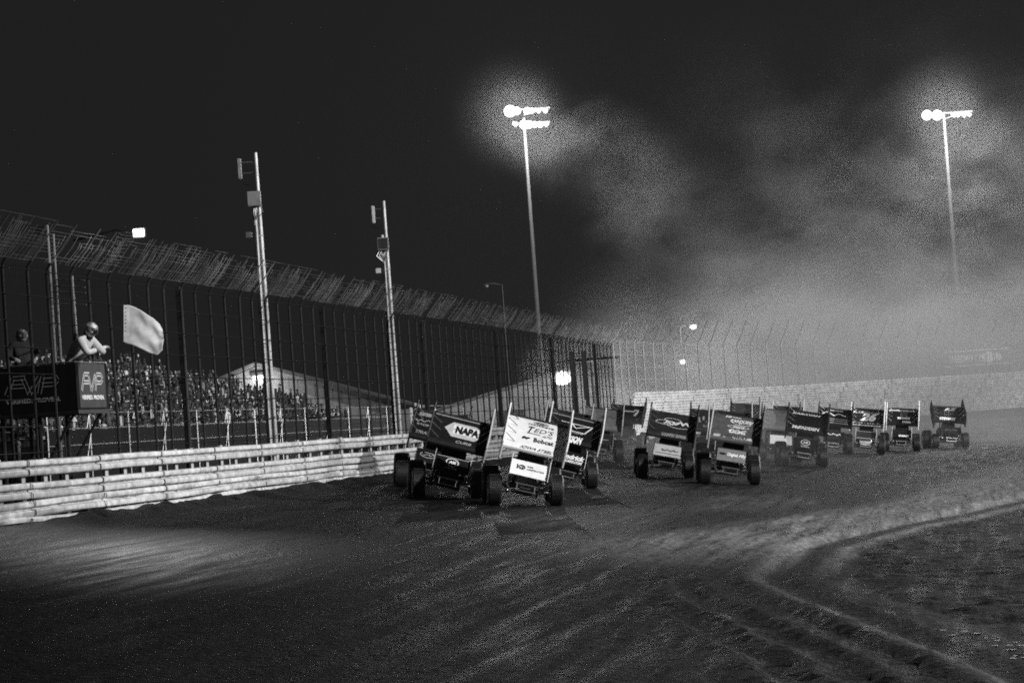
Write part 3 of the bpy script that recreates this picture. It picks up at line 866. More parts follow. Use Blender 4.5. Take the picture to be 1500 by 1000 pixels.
def lamp_post(name, base, head, s, label, power, arm=0., r=.08, lit=True, size=.3, cat='street lamp'):
    P = empty(name, (base[0], base[1], base[2]), label, cat)
    h = head.z-base[2]; dx = head.x-base[0]
    q = MB().use(M_MID if lit else M_DARKM); q.tube([(0, 0, 0), (0, 0, h)], [r, r*.7], 10); q.build('pole', None, P, True)
    q = MB().use(M_STEEL); q.tube([(0, 0, h-.05), (dx*.5, 0, h+.08), (dx, 0, h+.05)], r*.5, 6); q.build('arm', None, P, True)
    q = MB().use(M_DARKM); bevel_box(q, (dx, 0, h+.02), (size*1.5, size, size*.4), .02); q.build('housing', None, P)
    q = MB().use(emit(name+'_glow', 1, s) if lit else M_INKD); q.ball((dx, -size*.25, h-size*.2), (size*.6, size*.5, size*.45), 10); q.build('lens', None, P, True)
    if lit:
        lt = bpy.data.lights.new('lamp_light', 'POINT'); lt.energy = power; lt.shadow_soft_size = size*.5
        o = bpy.data.objects.new('lamp_light', lt); C.objects.link(o); o.parent = P; o.location = (dx, -size*1.1, h-size*.6)
    return P


b = at(846, 600, 184); hd = at(823, 549, 184); lamp_post('flood_post', (b.x, 184, 0), hd, 120, 'fierce floodlight on a short dark post in front of the broad shed', 8000, r=.16, size=1.2)
FLP = hd
b = at(1007, 560, 215); hd = at(1015, 477, 215); lamp_post('street_lamp', (b.x-.3, 215, 0), hd, 70, 'tall hazy street lamp with side arm beyond the far fence', 700, size=.5, r=.05)
b = at(1004, 560, 230); hd = at(1000, 528, 230); lamp_post('street_lamp', (b.x+.25, 230, 0), hd, 60, 'lower hazy street lamp below the arm lamp beyond the fence', 600, size=.5, r=.05)
b = at(740, 600, 120); hd = at(712, 418, 120); lamp_post('street_lamp', (at(735.5, 424, 120).x, 120, 0), hd, 0, 'unlit street lamp with long thin arm above the catch fence', 0, lit=False, r=.06, size=.2)
# pale post in front of the broad shed
b = at(874, 596, 142); P = empty('white_post', (b.x, 142, 0), 'brightly lit white post beside the broad shed', 'post')
q = MB().use(M_WHITE); hh = at(868, 530, 142).z; q.tube([(0, 0, 0), (0, 0, hh)], .17, 10); q.build('post', None, P, True)
q = MB().use(M_GALV); q.box((0, 0, hh+.05), (.5, .2, .12)); q.build('cap', None, P)
for i, (px, lab) in enumerate(((843, 'thick dark post beside the fierce floodlight'), (861, 'dark post with a crossbar left of the white post'))):
    b = at(px, 600, 138); P = empty('dark_post', (b.x, 138, 0), lab, 'post', 'dark posts behind the fence')
    q = MB().use(M_DARKM); q.box((0, 0, 2.6), (.3, .25, 5.2)); q.build('post', None, P)
    q = MB().use(M_DARKM); q.box((.8, 0, 4.7), (2.6, .12, .12)); q.build('crossbar', None, P)

# small square floodlight by the overhang
YL = 49.0
lp = at(203, 341, YL)
SL = empty('square_floodlight', lp, 'small square floodlight glowing under the fence overhang', 'floodlight')
q = MB().use(M_DARKM); bevel_box(q, (0, .06, 0), (.26, .08, .2), .01); q.tube([(0, .08, .02), (-.5, .35, .12), (-1.45, .7, .0)], .025, 6); q.build('housing', None, SL)
q = MB().use(emit('square_floodlight_glow', 1, 8)); bevel_box(q, (0, .01, 0), (.22, .02, .155), .006); q.build('lens', None, SL)
lt = bpy.data.lights.new('lamp_light', 'SPOT'); lt.energy = 2300; lt.spot_size = R(66); lt.spot_blend = 1.; lt.shadow_soft_size = .08
o = bpy.data.objects.new('lamp_light', lt); C.objects.link(o); o.parent = SL; o.location = (0, -.04, 0)
o.rotation_euler = (Vector((-6.7, 44.3, -.5))-lp).to_track_quat('-Z', 'Y').to_euler()

lt = bpy.data.lights.new('lamp_light', 'POINT'); lt.energy = 35; lt.shadow_soft_size = .1
o = bpy.data.objects.new('lamp_light', lt); C.objects.link(o); o.parent = SL; o.location = (0, -.12, .02)

# advertising board on the far fence
bl = at(1383, 527, 173); br = at(1478, 518, 173)
AB = empty('advertising_board', (bl.x, 173, bl.z-1.0), 'long hazy advertising board beyond the barrier of the far turn', 'billboard')
wd = br.x-bl.x
q = MB().use(M_GREY); q.box((wd/2, 0, 1.), (wd, .1, 1.1)); q.build('panel', None, AB)
q = MB().use(M_INKW); put_text(q, 'SPEEDWAY MOTORS', lambda x, y: Vector((x, -.06, y)), wd*.8, .5, (wd*.48, 1.0), .03)
put2d(q, ring2d(.4, .4, .4, c=(wd*.68, 1.)), lambda x, y: Vector((x, -.058, y)))
for z in (.47, 1.53): put2d(q, line2d((.02, z), (wd-.02, z), .06), lambda x, y: Vector((x, -.062, y)))
q.build('lettering', None, AB)
for k in range(5):
    q = MB().use(M_STEEL); q.tube([(wd*k/4, .1, -3.5), (wd*k/4, .1, .5)], .08, 6); q.build('leg', None, AB)

# ------------------------------------------------------------------ light masts
GLOW = emit('mast_lens_glow', 1, 60); GLOWD = emit('mast_lens_side_glow', 1, 25)


def mast(px, py, pyb, Y, label, bars, power):
    top = at(px, py, Y); M = empty('light_mast', (top.x, Y, -2), label, 'light mast', 'floodlight masts beyond the far turn')
    h = top.z+2
    q = MB().use(mat('weathered_mast_steel', .06, .8)); q.tube([(0, 0, 0), (0, 0, h+.6)], [.24, .12], 12); q.build('pole', None, M, True)
    for (x0, x1, py_, lamps) in bars:
        b0 = at(x0, py_, Y); b1 = at(x1, py_, Y)
        q = MB().use(M_STEEL); q.box(((b0.x+b1.x)/2-top.x, 0, b0.z+2), (b1.x-b0.x+.3, .12, .12)); q.tube([(0, 0, b0.z+2-.5), (b1.x-top.x-.2, 0, b0.z+2)], .05, 6); q.build('crossarm', None, M)
        for (x, s, facing) in lamps:
            L0 = at(x, py_, Y); lx, lz = L0.x-top.x, L0.z+2
            d = Vector((0, -1, -.35)).normalized() if facing else Vector((.8, .3, -.5)).normalized()
            Rm = d.to_track_quat('X', 'Z').to_matrix().to_4x4()
            T = Matrix.Translation((lx, 0, lz)) @ Rm
            q = MB().use(M_GALV); q.lathe([(-.45*s, .08*s), (-.40*s, .16*s), (-.2*s, .3*s), (.0, .32*s), (.22*s, .36*s), (.22*s, .33*s), (.05*s, .30*s)], 14, T)
            hd = q.build('floodlight', None, M, True)
            q = MB().use(GLOW if facing else GLOWD); q.ball((0, 0, 0), (.12*s, .30*s, .30*s), 12, None)
            me = q.mesh('lens', True); me.transform(T @ Matrix.Translation((.06*s, 0, 0))); link('lens', me, hd)
    lt = bpy.data.lights.new('mast_light', 'POINT'); lt.energy = power; lt.shadow_soft_size = .6
    o = bpy.data.objects.new('mast_light', lt); C.objects.link(o); o.parent = M; o.location = (.2, -3.2, h-.2)
    return M


mast(768, 183, 600, 205, 'left floodlight mast with two lamp bars against the black sky', [
    (745, 803, 162, ((747, 1.5, 1), (757, 1., 1), (772, .9, 1), (779, .7, 1), (789, .7, 0), (799, .7, 0))),
    (755, 803, 182, ((755, .7, 0), (767, 1.1, 1), (775, 1.0, 1), (783, .8, 1), (791, .8, 1), (800, .7, 0)))], 15000)
mast(1383, 178, 545, 200, 'right floodlight mast with one lamp bar wrapped in dust', [
    (1352, 1422, 168, ((1357, 1.25, 1), (1372, 1.25, 1), (1397, .7, 0), (1403, .65, 0), (1412, .7, 0), (1420, .55, 0)))], 15000)

# ------------------------------------------------------------------ sprint cars
ALPHA = R(26.5); LY, LZ, CH, HW = -.60, 1.36, 1.52, .76


def panel(u, v, e=0.):
    cam_ = .05*math.sin(PI*min(max(v/CH, 0), 1)) - (.06*max(0, (.14-v)/.14)**2)
    nx = Vector((0, -math.sin(ALPHA), math.cos(ALPHA)))
    return Vector((u, LY+v*math.cos(ALPHA), LZ+v*math.sin(ALPHA))) + nx*(cam_+e)


NY, NZ, NCH, NHW = -1.40, .70, .54, .46; NALPHA = R(40)


def npanel(u, v, e=0.):
    nx = Vector((0, -math.sin(NALPHA), math.cos(NALPHA)))
    return Vector((u, NY+v*math.cos(NALPHA), NZ+v*math.sin(NALPHA))) + nx*(.025*math.sin(PI*min(max(v/NCH, 0), 1))+e)


def ell(cx, y, cz, rx, rz, n=14, pw=2.6):
    out = []
    for k in range(n):
        t = 2*PI*k/n; c_, s_ = math.cos(t), math.sin(t)
        out.append(Vector((cx+rx*math.copysign(abs(c_)**(2/pw), c_), y, cz+rz*math.copysign(abs(s_)**(2/pw), s_))))
    return out


def tyre_mesh(rad, w):
    M = Matrix.Identity(4); q = MB().use(M_RUBBER); h = w/2
    pr = [(-h*.8, rad*.50), (-h*.98, rad*.62), (-h, rad*.8), (-h*.93, rad*.93), (-h*.8, rad*.985)]
    for i in range(5):
        x = -h*.7+h*1.4*i/4; pr += [(x-.012, rad), (x+.012, rad)]
        if i < 4: pr += [(x+.02, rad-.014), (x+h*.35-.02, rad-.014)]
    pr += [(h*.8, rad*.985), (h*.93, rad*.93), (h, rad*.8), (h*.98, rad*.62), (h*.8, rad*.50)]
    q.lathe(pr, 36, M)
    for k in range(36):                               # tread blocks
        a = 2*PI*k/36
        for i in range(4):
            x = -h*.55+h*1.1*i/3; q.box(Vector((x+.01*((k % 2)*2-1), (rad-.004)*math.cos(a), (rad-.004)*math.sin(a))), (h*.2, .05, .02), Matrix.Rotation(a-PI/2, 3, 'X'))
    t = q.mesh('wheel', True)
    q = MB().use(M_CHROME)
    for s in (-1, 1):
        q.lathe([(s*h*.84, rad*.56), (s*h*.9, rad*.55), (s*h*.9, rad*.5), (s*h*.5, rad*.45), (s*h*.42, rad*.2), (s*h*.6, rad*.12), (s*h*.6, .01)], 24, M)
    q.use(M_INK)
    for s in (-1, 1):
        for k in range(12):
            a = 2*PI*k/12; q.ball((s*h*.9, rad*.53*math.cos(a), rad*.53*math.sin(a)), .013, 5)
    return t, q.mesh('rim', True)


WH = dict(fl=tyre_mesh(.37, .33), fr=tyre_mesh(.37, .34), rl=tyre_mesh(.42, .40), rr=tyre_mesh(.45, .47))
WPOS = dict(fl=(.75, -1.02, .37), fr=(-.75, -1.02, .37), rl=(.74, 1.12, .42), rr=(-.82, 1.12, .45))

# shared meshes of the mechanical parts
q = MB().use(M_STEEL)
q.tube([(-.62, -1.02, .36), (.62, -1.02, .36)], .035, 8)
for s in (-1, 1):
    q.tube([(s*.55, -1.02, .40), (s*.34, -.2, .48)], .016, 6); q.tube([(s*.50, -1.05, .28), (s*.34, -.3, .34)], .016, 6)
    q.tube([(s*.45, -1.03, .36), (s*.36, -.88, .74)], .035, 8); q.tube([(s*.6, -1.02, .34), (s*.6, -1.13, .5)], .03, 6)
q.tube([(-.55, -1.12, .40), (.50, -1.12, .42)], .014, 6)
q.use(M_CHROME)
for s in (-1, 1): q.tube([(s*.40, -1.1, .44), (s*.46, -1.14, .52), (s*.40, -1.16, .58)], .03, 8)
AXLE = q.mesh('front_axle', True)
q = MB().use(M_CHROME)
q.tube([(-.28, -1.1, .52), (-.26, -1.42, .50), (.26, -1.42, .50), (.28, -1.1, .52)], .02, 8); q.tube([(-.26, -1.1, .34), (-.24, -1.40, .34), (.24, -1.40, .34), (.26, -1.1, .34)], .02, 8)
q.tube([(-.22, -1.41, .34), (-.22, -1.42, .50)], .016, 6); q.tube([(.22, -1.41, .34), (.22, -1.42, .50)], .016, 6)
BUMPER = q.mesh('bumper', True)
q = MB().use(M_CHAR)
CAGE = [[(.33, -.42, .80), (.29, -.16, 1.30), (.28, .5, 1.36), (.33, .62, .8), (.34, .8, .35)], [(-.33, -.42, .80), (-.29, -.16, 1.30), (-.28, .5, 1.36), (-.33, .62, .8), (-.34, .8, .35)]]
for c_ in CAGE: q.tube(c_, .022, 8)
q.tube([(-.29, -.16, 1.30), (.29, -.16, 1.30)], .022, 8); q.tube([(-.28, .5, 1.36), (.28, .5, 1.36)], .022, 8); q.tube([(-.28, .5, 1.36), (.33, .62, .8)], .018, 6)
q.tube([(-.33, -.42, .92), (.33, -.42, .92)], .02, 8); q.tube([(0, -.42, .92), (0, -.17, 1.29)], .012, 6)
for s in (-1, 1):
    q.tube([(s*.3, -1.05, .42), (s*.34, -.42, .40), (s*.36, .75, .36)], .022, 8); q.tube([(s*.30, -1.05, .62), (s*.33, -.42, .80)], .02, 8)
    q.tube([(s*.33, -.42, .80), (s*.34, -.42, .38)], .02, 8); q.tube([(s*.33, .62, .8), (s*.3, 1.2, .55)], .02, 8)
    q.tube([(s*.28, .1, 1.33), (s*.34, .0, 1.58)], .018, 6); q.tube([(s*.28, .5, 1.36), (s*.34, .55, 1.86)], .018, 6); q.tube([(s*.28, .1, 1.33), (s*.34, .5, 1.82)], .014, 6)
CAGEM = q.mesh('roll_cage', True)
q = MB().use(M_CHROME)
q.box((0, -.75, .52), (.42, .5, .26)); q.box((0, -1.06, .60), (.44, .06, .22))
for s in (-1, 1):
    for k in range(4):
        y = -.95+k*.14; q.tube([(s*.2, y, .66), (s*.33, y+.03, .62), (s*.40, y+.12, .5)], .028, 8)
    q.tube([(s*.40, -.95, .5), (s*.43, -.2, .46), (s*.46, .3, .44)], .05, 10)
q.use(M_CHAR)
for k in range(7): q.box((0, -1.095, .52+k*.028), (.42, .012, .010))
for k in range(8): q.tube([(-.16+.045*k, -.92+.02*k, .68), (-.16+.045*k, -.92+.02*k, .76)], [.022, .03], 8)
ENGINE = q.mesh('engine', True)
q = MB().use(M_INK); q.loft([[Vector((x*w_, y, z)) for x, z in ((-.24, .36), (.24, .36), (.26, .9), (-.26, .9))] for y, w_ in ((.2, 1), (.55, .95))])
q.box((0, .50, 1.06), (.26, .14, .36)); q.loft([[Vector((x, y, z)) for x, z in ((-.33, .24), (.33, .24), (.35, .8), (-.35, .8))] for y in (-1.0, -.3, .7)]); SEAT = q.mesh('seat')
q = MB().use(M_INK); q.add([(-.31, -.40, .88), (.31, -.40, .88), (.27, -.17, 1.30), (-.27, -.17, 1.30), (-.31, -.37, .88), (.31, -.37, .88), (.27, -.14, 1.30), (-.27, -.14, 1.30)], [(0, 1, 2, 3), (7, 6, 5, 4), (0, 4, 5, 1), (2, 6, 7, 3), (1, 5, 6, 2), (0, 3, 7, 4)])
for k in range(9): q.tube([(-.28+.07*k, -.405, .90), (-.25+.0625*k, -.18, 1.29)], .006, 4)
SCREEN = q.mesh('rock_screen')
q = MB().use(M_CHAR); q.tube([Vector((.15*math.cos(t), -.17+.06*math.sin(t), .93+.14*math.sin(t))) for t in [2*PI*k/16 for k in range(17)]], .014, 6); STEER = q.mesh('steering_wheel', True)


def nerf(s):
    q = MB().use(M_CHROME); x = .36*s
    q.tube([(x, -.45, .40), (x+.22*s, -.35, .40), (x+.24*s, .45, .40), (x, .6, .38)], .02, 8); q.tube([(x+.23*s, 0, .40), (x, .05, .55)], .014, 6)
    return q.mesh('nerf_bar', True)


NERF = {1: nerf(1), -1: nerf(-1)}
q = MB().use(M_STEEL); q.tube([(-.8, 1.12, .42), (.74, 1.12, .40)], .045, 8); q.tube([(-.3, 1.95, .5), (-.3, 2.12, .6), (.3, 2.12, .6), (.3, 1.95, .5)], .02, 8); q.lathe([(-.09, .14), (.09, .14)], 14, Matrix.Translation((0, 1.12, .42)))
RAXLE = q.mesh('rear_axle', True)


def body_mesh(m, m2):
    q = MB().use(m)      # hood and cowl
    q.loft([ell(0, -1.16, .56, .26, .16), ell(0, -1.05, .60, .30, .22), ell(0, -.65, .68, .33, .24), ell(0, -.40, .74, .36, .25)])
    return q.mesh('hood', True)


def tail_mesh(m):
    q = MB().use(m)
    q.loft([ell(0, .64, .68, .30, .30), ell(0, .85, .70, .36, .34), ell(0, 1.2, .70, .37, .33), ell(0, 1.55, .66, .34, .28), ell(0, 1.85, .60, .25, .18), ell(0, 1.98, .58, .12, .08)])
    return q.mesh('tail_tank', True)


def side_mesh(m, s):
    q = MB().use(m)
    x = .365*s
    pts = [(-.9, .44), (-.42, .42), (.3, .36), (.78, .40), (.74, .86), (.45, .98), (.1, .82), (-.3, .90), (-.5, .80)]
    vs = [(x, y, z) for y, z in pts]+[(x+.012*s, y, z) for y, z in pts]; n = len(pts)
    q.add(vs, [tuple(range(n)), tuple(range(2*n-1, n-1, -1))]+[(k, (k+1) % n, n+(k+1) % n, n+k) for k in range(n)])
    return q.mesh('side_panel')


def board_mesh(m, edge, s, up, dn, braces):
    """sideboard lying along the chord, with a raised rim and cross braces"""
    q = MB().use(m); x = (HW+.012)*s
    f = lambda v, w, e=0: Vector((x+e*s, LY+v*math.cos(ALPHA)-w*math.sin(ALPHA), LZ+v*math.sin(ALPHA)+w*math.cos(ALPHA)))
    pts = [(-.20, -dn*.8), (-.14, -dn), (.9, -dn), (1.0, -dn*.7), (1.62, -dn*.6), (1.62, up), (-.05, up), (-.20, up*.55)]
    n = len(pts); vs = [f(v, w) for v, w in pts]+[f(v, w, .012) for v, w in pts]
    q.add(vs, [tuple(range(n)), tuple(range(2*n-1, n-1, -1))]+[(k, (k+1) % n, n+(k+1) % n, n+k) for k in range(n)])
    q.use(edge)
    loop = [f(v, w, .006) for v, w in pts]; q.tube(loop+[loop[0]], .024, 6)
    for k in range(3): q.box(f(.25+.45*k, (up-dn)/2+.02, .02), (.016, .025, (up+dn)*.8), Matrix.Rotation(-ALPHA, 3, 'X').inverted())
    o = q.mesh('sideboard')
    q = MB().use(braces)
    for k in range(4):
        v = .15+.4*k; q.tube([f(v, up*.8, -.01), panel((HW-.26)*s, v, .01)], .009, 5)
    for k in range(2): q.tube([f(.1+.5*k, -dn*.85, -.01), panel((HW-.34)*s, .15+.5*k, -.04)], .009, 5)
    return o, q.mesh('brace')


def wing_panel_mesh(m, lip, bill):
    q = MB().use(m)
    nu, nv = 6, 20
    q.grid(lambda s, t: panel(-HW+2*HW*s, CH*t, 0), nu, nv)
    q.grid(lambda s, t: panel(HW-2*HW*s, CH*t, -.035), nu, nv)
    q.use(lip); q.grid(lambda s, t: panel(-HW+2*HW*s, -.005, 0)+Vector((0, .04*t*t, -.07*t)), nu, 3)
    q.use(bill); a = panel(0, CH, 0); q.box((0, a.y+.02, a.z+.005), (2*HW, .02, .10)); 
    return q.mesh('top_wing', True)


def nose_wing_mesh(m):
    q = MB().use(m)
    q.grid(lambda s, t: npanel(-NHW+2*NHW*s, NCH*t), 4, 10); q.grid(lambda s, t: npanel(NHW-2*NHW*s, NCH*t, -.02), 4, 10)
    return q.mesh('nose_wing', True)


def nose_board(m, s):
    q = MB().use(m); f = lambda v, w, e: Vector(((NHW+.006)*s+e*s, NY+v*math.cos(NALPHA)-w*math.sin(NALPHA), NZ+v*math.sin(NALPHA)+w*math.cos(NALPHA)))
    pts = [(-.05, -.09), (.5, -.09), (.6, 0), (.6, .12), (.05, .12), (-.05, .02)]; n = 6
    vs = [f(v, w, 0) for v, w in pts]+[f(v, w, .012) for v, w in pts]
    q.add(vs, [tuple(range(n)), tuple(range(2*n-1, n-1, -1))]+[(k, (k+1) % n, n+(k+1) % n, n+k) for k in range(n)])
    return q.mesh('nose_wing_board')


def FP(e):
    f = lambda x, y: panel(x, y, e)
    f.tall = 1.55
    return f


FN = lambda e: (lambda x, y: npanel(x, y, e))
FPI = FP(.009)


def lip_text(q, m, s, w=1.2, c=0., h=.06, bold=.03):
    q.use(m); put_text(q, s, lambda x, y: Vector((x, LY-.012+.3*0, LZ-.075+y)) + Vector((0, -.012, .04)), w, h, (c, 0), bold)


def gear_badge(q, f, c, r, m, word, sub):
    q.use(m)
    put2d(q, ring2d(r, r*.95, r*.11, c=c), f)
    for k in range(22):
        t = 2*PI*k/22; put2d(q, line2d((c[0]+r*math.cos(t), c[1]+r*.95*math.sin(t)), (c[0]+r*1.1*math.cos(t), c[1]+r*1.06*math.sin(t)), r*.12), f)
    put_text(q, word, f, r*1.25, r*.62, c, .05, .25)
    put_text(q, sub, f, r*1.9, r*.24, (c[0], c[1]-r*1.35), .03)


def art_chevron(q, qn):
    q.use(M_PALE); f = FP(.008)
    hx = [(-.40, .75), (-.19, 1.15), (.42, 1.16), (.56, .99), (.56, .52), (.42, .34), (-.19, .35)]
    vs = [(.08, .73)]
    for i in range(7):
        a, b = hx[i], hx[(i+1) % 7]
        for k in range(4): vs.append((a[0]+(b[0]-a[0])*k/4, a[1]+(b[1]-a[1])*k/4))
    n = len(vs)-1; put2d(q, (vs, [(0, 1+k, 1+(k+1) % n) for k in range(n)]), f)
    q.use(M_INKW); put2d(q, ([(-.17, .50), (.53, .50), (.55, 1.0), (-.17, 1.0)], [(0, 1, 2, 3)]), lambda x, y: panel(x, y, .014))
    q.use(M_INK); put_text(q, 'NAPA', FP(.022), .62, .24, (.19, .75), .06, .1)
    q.use(M_INKG); put_text(q, 'CURB', FP(.01), .42, .07, (.15, .16), .03, .3); put2d(q, line2d((-.70, 1.46), (.5, 1.46), .07), FP(.01))
    gear_badge(qn, FN(.008), (0, .31), .16, M_INKW, 'ASE', 'RACING')
    qn.use(M_INKG); put2d(qn, line2d((-.42, .5), (.42, .5), .03), FN(.008))


def art_left(q, qn):
    q.use(M_INKG); put2d(q, ring2d(.2, .11, .04, c=(-.42, 1.3)), FPI); put_text(q, 'SPIRE', FP(.01), .5, .16, (-.42, 1.3), .05)
    squiggle(q, FPI, (-.42, .86), .55, .3, 9, .045, 3); q.use(M_INKG); put_text(q, 'RACING', FPI, .5, .08, (-.42, .62), .03, .2)
    put_text(q, 'TRUCK', FPI, .5, .09, (-.42, .2), .04, .3)
    qn.use(M_INKG); put2d(qn, ring2d(.24, .12, .03, c=(-.12, .27)), FN(.008)); squiggle(qn, FN(.01), (-.1, .27), .36, .14, 7, .03, 8)


def art_teds(q, qn):
    q.use(M_INK); put_text(q, 'HAWKEYE', FP(.01), .66, .06, (.08, 1.22), .03, .2, tilt=R(-2)); put2d(q, ring2d(.2, .075, .02, c=(.08, 1.37)), FPI); put_text(q, 'ZIC', FPI, .3, .06, (.08, 1.37), .04)
    put_text(q, "T", FP(.01), .17, .24, (-.20, .90), .02, .4); put_text(q, "ED'S", FP(.01), .50, .15, (.15, .92), .0, .3)
    put2d(q, line2d((-.24, .70), (.10, .70), .03), FPI); q.use(M_INKD); put_text(q, 'AUTO', FPI, .26, .07, (.27, .68), .03, .5)
    q.use(M_INK); put_text(q, 'Bobcat', FP(.01), .50, .12, (.20, .42), .035, 0., 1.05); squiggle(q, FPI, (-.24, .43), .18, .16, 5, .06, 5)
    put_text(q, 'IOWA STEEL', FP(.012), .8, .04, (.05, .05), .02, .5)
    qn.use(M_INK); put2d(qn, ring2d(.085, .085, .028, c=(-.20, .27)), FN(.008)); put_text(qn, '13', FN(.008), .07, .1, (-.20, .27), .05)
    put2d(qn, line2d((-.31, .19), (-.31, .35), .035), FN(.008))
    put_text(qn, 'HOME', FN(.008), .14, .05, (.0, .33), .03); put_text(qn, 'CONSTRUCTION', FN(.008), .42, .05, (.14, .23), .02)


def art_hendrick(q, qn):
    q.use(M_INKW); f = FP(.01)
    P = [(-.42, .98), (.42, .98), (.02, .72), (-.10, .96), (.52, 1.0), (.30, .50), (-.2, .52)]
    for i in range(len(P)-1): put2d(q, line2d(P[i], P[i+1], .035), f)
    q.use(M_INKG); put2d(q, line2d((-.72, 1.42), (.72, 1.42), .06), f); put_text(q, 'VALVOLINE', f, .5, .09, (.0, .48), .04, .3)
    q.use(M_INKW); put_text(q, 'LARSON', FP(.012), .62, .15, (-.05, .12), .06, .35)
    qn.use(M_INKW); put_text(qn, 'Hendrick', FN(.01), .82, .20, (0, .31), .05, .35); put_text(qn, 'CARS.COM', FN(.01), .5, .09, (.12, .12), .05, .35)


def art_loops(q, qn):
    q.use(M_INKW); f = FP(.01)
    put2d(q, ring2d(.36, .16, .022, c=(-.2, .78)), f); put2d(q, ring2d(.28, .16, .022, c=(.0, 1.0)), f); put2d(q, ring2d(.4, .2, .022, c=(.22, .68)), f)
    squiggle(q, f, (.12, .78), .75, .42, 12, .05, 4); q.use(M_INKG); put_text(q, 'COUNTRY EXPRESS', FP(.012), .8, .06, (.1, .06), .04)
    qn.use(M_INK); squiggle(qn, FN(.01), (.03, .26), .55, .12, 9, .03, 6); put2d(qn, line2d((-.4, .1), (.4, .1), .02), FN(.008))


def art_turd(q, qn):
    q.use(M_PALE); put2d(q, ([(-.7, .45), (.7, .5), (.7, 1.0), (-.7, .9)], [(0, 1, 2, 3)]), FP(.012))
    q.use(M_INK); put_text(q, 'TURBO', FP(.022), 1.2, .32, (0, .72), .08); q.use(M_INKG); put_text(q, 'RACING', FPI, .5, .1, (0, .2), .04)


def art_parts(q, qn):
    q.use(M_INKW); f = FP(.01)
    put_text(q, 'CARQUEST', f, .72, .13, (.14, 1.12), .03, .2, tilt=R(-1))
    B = [(-.16, 1.24), (.42, 1.24), (.42, .92), (.30, .88), (.0, .88), (-.14, .98), (-.16, 1.24)]
    for i in range(6): put2d(q, line2d(B[i], B[i+1], .022), f)
    put2d(q, line2d((.10, 1.24), (.08, .88), .02), f)
    put2d(q, ring2d(.34, .09, .022, c=(.06, .72)), f); put_text(q, 'Ford', f, .36, .11, (.06, .72), .03, .3)
    squiggle(q, f, (.04, .5), .5, .14, 8, .05, 11); put_text(q, 'RACING', f, .5, .08, (.05, .38), .05)
    q.use(M_PALE); put2d(q, line2d((-.66, .10), (.56, .10), .10), FP(.012)); q.use(M_INK); put_text(q, 'SPEEDWAY', FP(.022), .9, .06, (-.05, .10), .04, .4)
    q.use(M_INKW); put_text(q, '10', f, .2, .1, (-.3, 1.42), .05, .3); put2d(q, line2d((-.15, 1.42), (.12, 1.40), .05), f)
    qn.use(M_INKW); put_text(qn, 'Digital Ally', FN(.012), .56, .13, (.12, .27), .05); qn.use(M_CHAR); put2d(qn, ring2d(.1, .055, .05, c=(-.30, .27)), FN(.01))


def art_back(q, qn):
    q.use(M_INKW); put2d(q, line2d((-.5, .9), (.3, .9), .12), FP(.01)); put_text(q, '7', FP(.01), .3, .4, (.4, .8), .04)


def art_plain(q, qn):
    q.use(M_INKD); squiggle(q, FPI, (.2, .8), .8, .4, 8, .05, 17); qn.use(M_INKG); put2d(qn, line2d((-.3, .25), (.3, .25), .05), FN(.01))


def art_grey(q, qn):
    q.use(M_INKW); put2d(q, ring2d(.14, .22, .14, c=(.42, .75)), FP(.012)); q.use(M_INKD); squiggle(q, FPI, (.4, .8), .6, .7, 9, .035, 23); put2d(q, line2d((-.1, 1.42), (.6, 1.38), .08), FPI)


def art_black(q, qn):
    q.use(M_INKW); put_text(q, 'KARAVAN', FP(.012), 1.1, .10, (-.08, 1.28), .05, .3); put_text(q, 'McFADDEN', FP(.012), 1.05, .11, (-.06, .16), .05, .2)
    gear_badge(qn, FN(.008), (0, .30), .17, M_INKW, 'ASE', 'RACING')


def art_zigzag(q, qn):
    q.use(M_INKW); f = FP(.01); P = [(-.6, .85), (-.35, 1.15), (-.05, .75), (.15, 1.0), (.5, .8)]
    for i in range(4): put2d(q, line2d(P[i], P[i+1], .07), f)
    put_text(q, 'TRUCKING', f, .7, .1, (.0, 1.35), .04); q.use(M_INKG)
    for y in (.12, .3, .46): put2d(q, line2d((-.6, y), (.6, y), .06), f)
    qn.use(M_INKW); squiggle(qn, FN(.01), (0, .27), .7, .16, 8, .04, 31)


def art_26(q, qn):
    q.use(M_INKW); f = FP(.008); put2d(q, line2d((-.75, 1.12), (.75, 1.12), .22), f); put2d(q, line2d((-.75, .06), (.75, .06), .14), f)
    q.use(M_INK); put_text(q, 'RUDEEN', FP(.018), 1.25, .12, (0, 1.12), .04, .35); put_text(q, 'SEABRANDS', FP(.018), 1.2, .07, (0, .06), .04, .2)
    q.use(M_INKW); put_text(q, '26', FP(.012), .76, .44, (.02, .66), .05, .35); q.use(M_INKD); put_text(q, 'X', FP(.01), .3, .14, (-.05, 1.38), .05)
    qn.use(M_INKG); put2d(qn, line2d((-.42, .5), (.42, .5), .03), FN(.01)); put2d(qn, line2d((-.42, .03), (.42, .03), .04), FN(.01))


def art_r(q, qn):
    q.use(M_INKW); put_text(q, 'SHOPRICERS.COM', FP(.01), 1.38, .11, (0, 1.3), .05, .25); put_text(q, 'ROWDY', FP(.01), .62, .11, (.06, .46), .06); put_text(q, 'RACING', FP(.01), .4, .08, (.2, .14), .05)
    q.use(M_INKD); put_text(q, 'R', FP(.01), .46, .40, (.08, .86), .05)
    qn.use(M_INKW); put_text(qn, 'ENERGY', FN(.01), .5, .1, (.1, .08), .05)


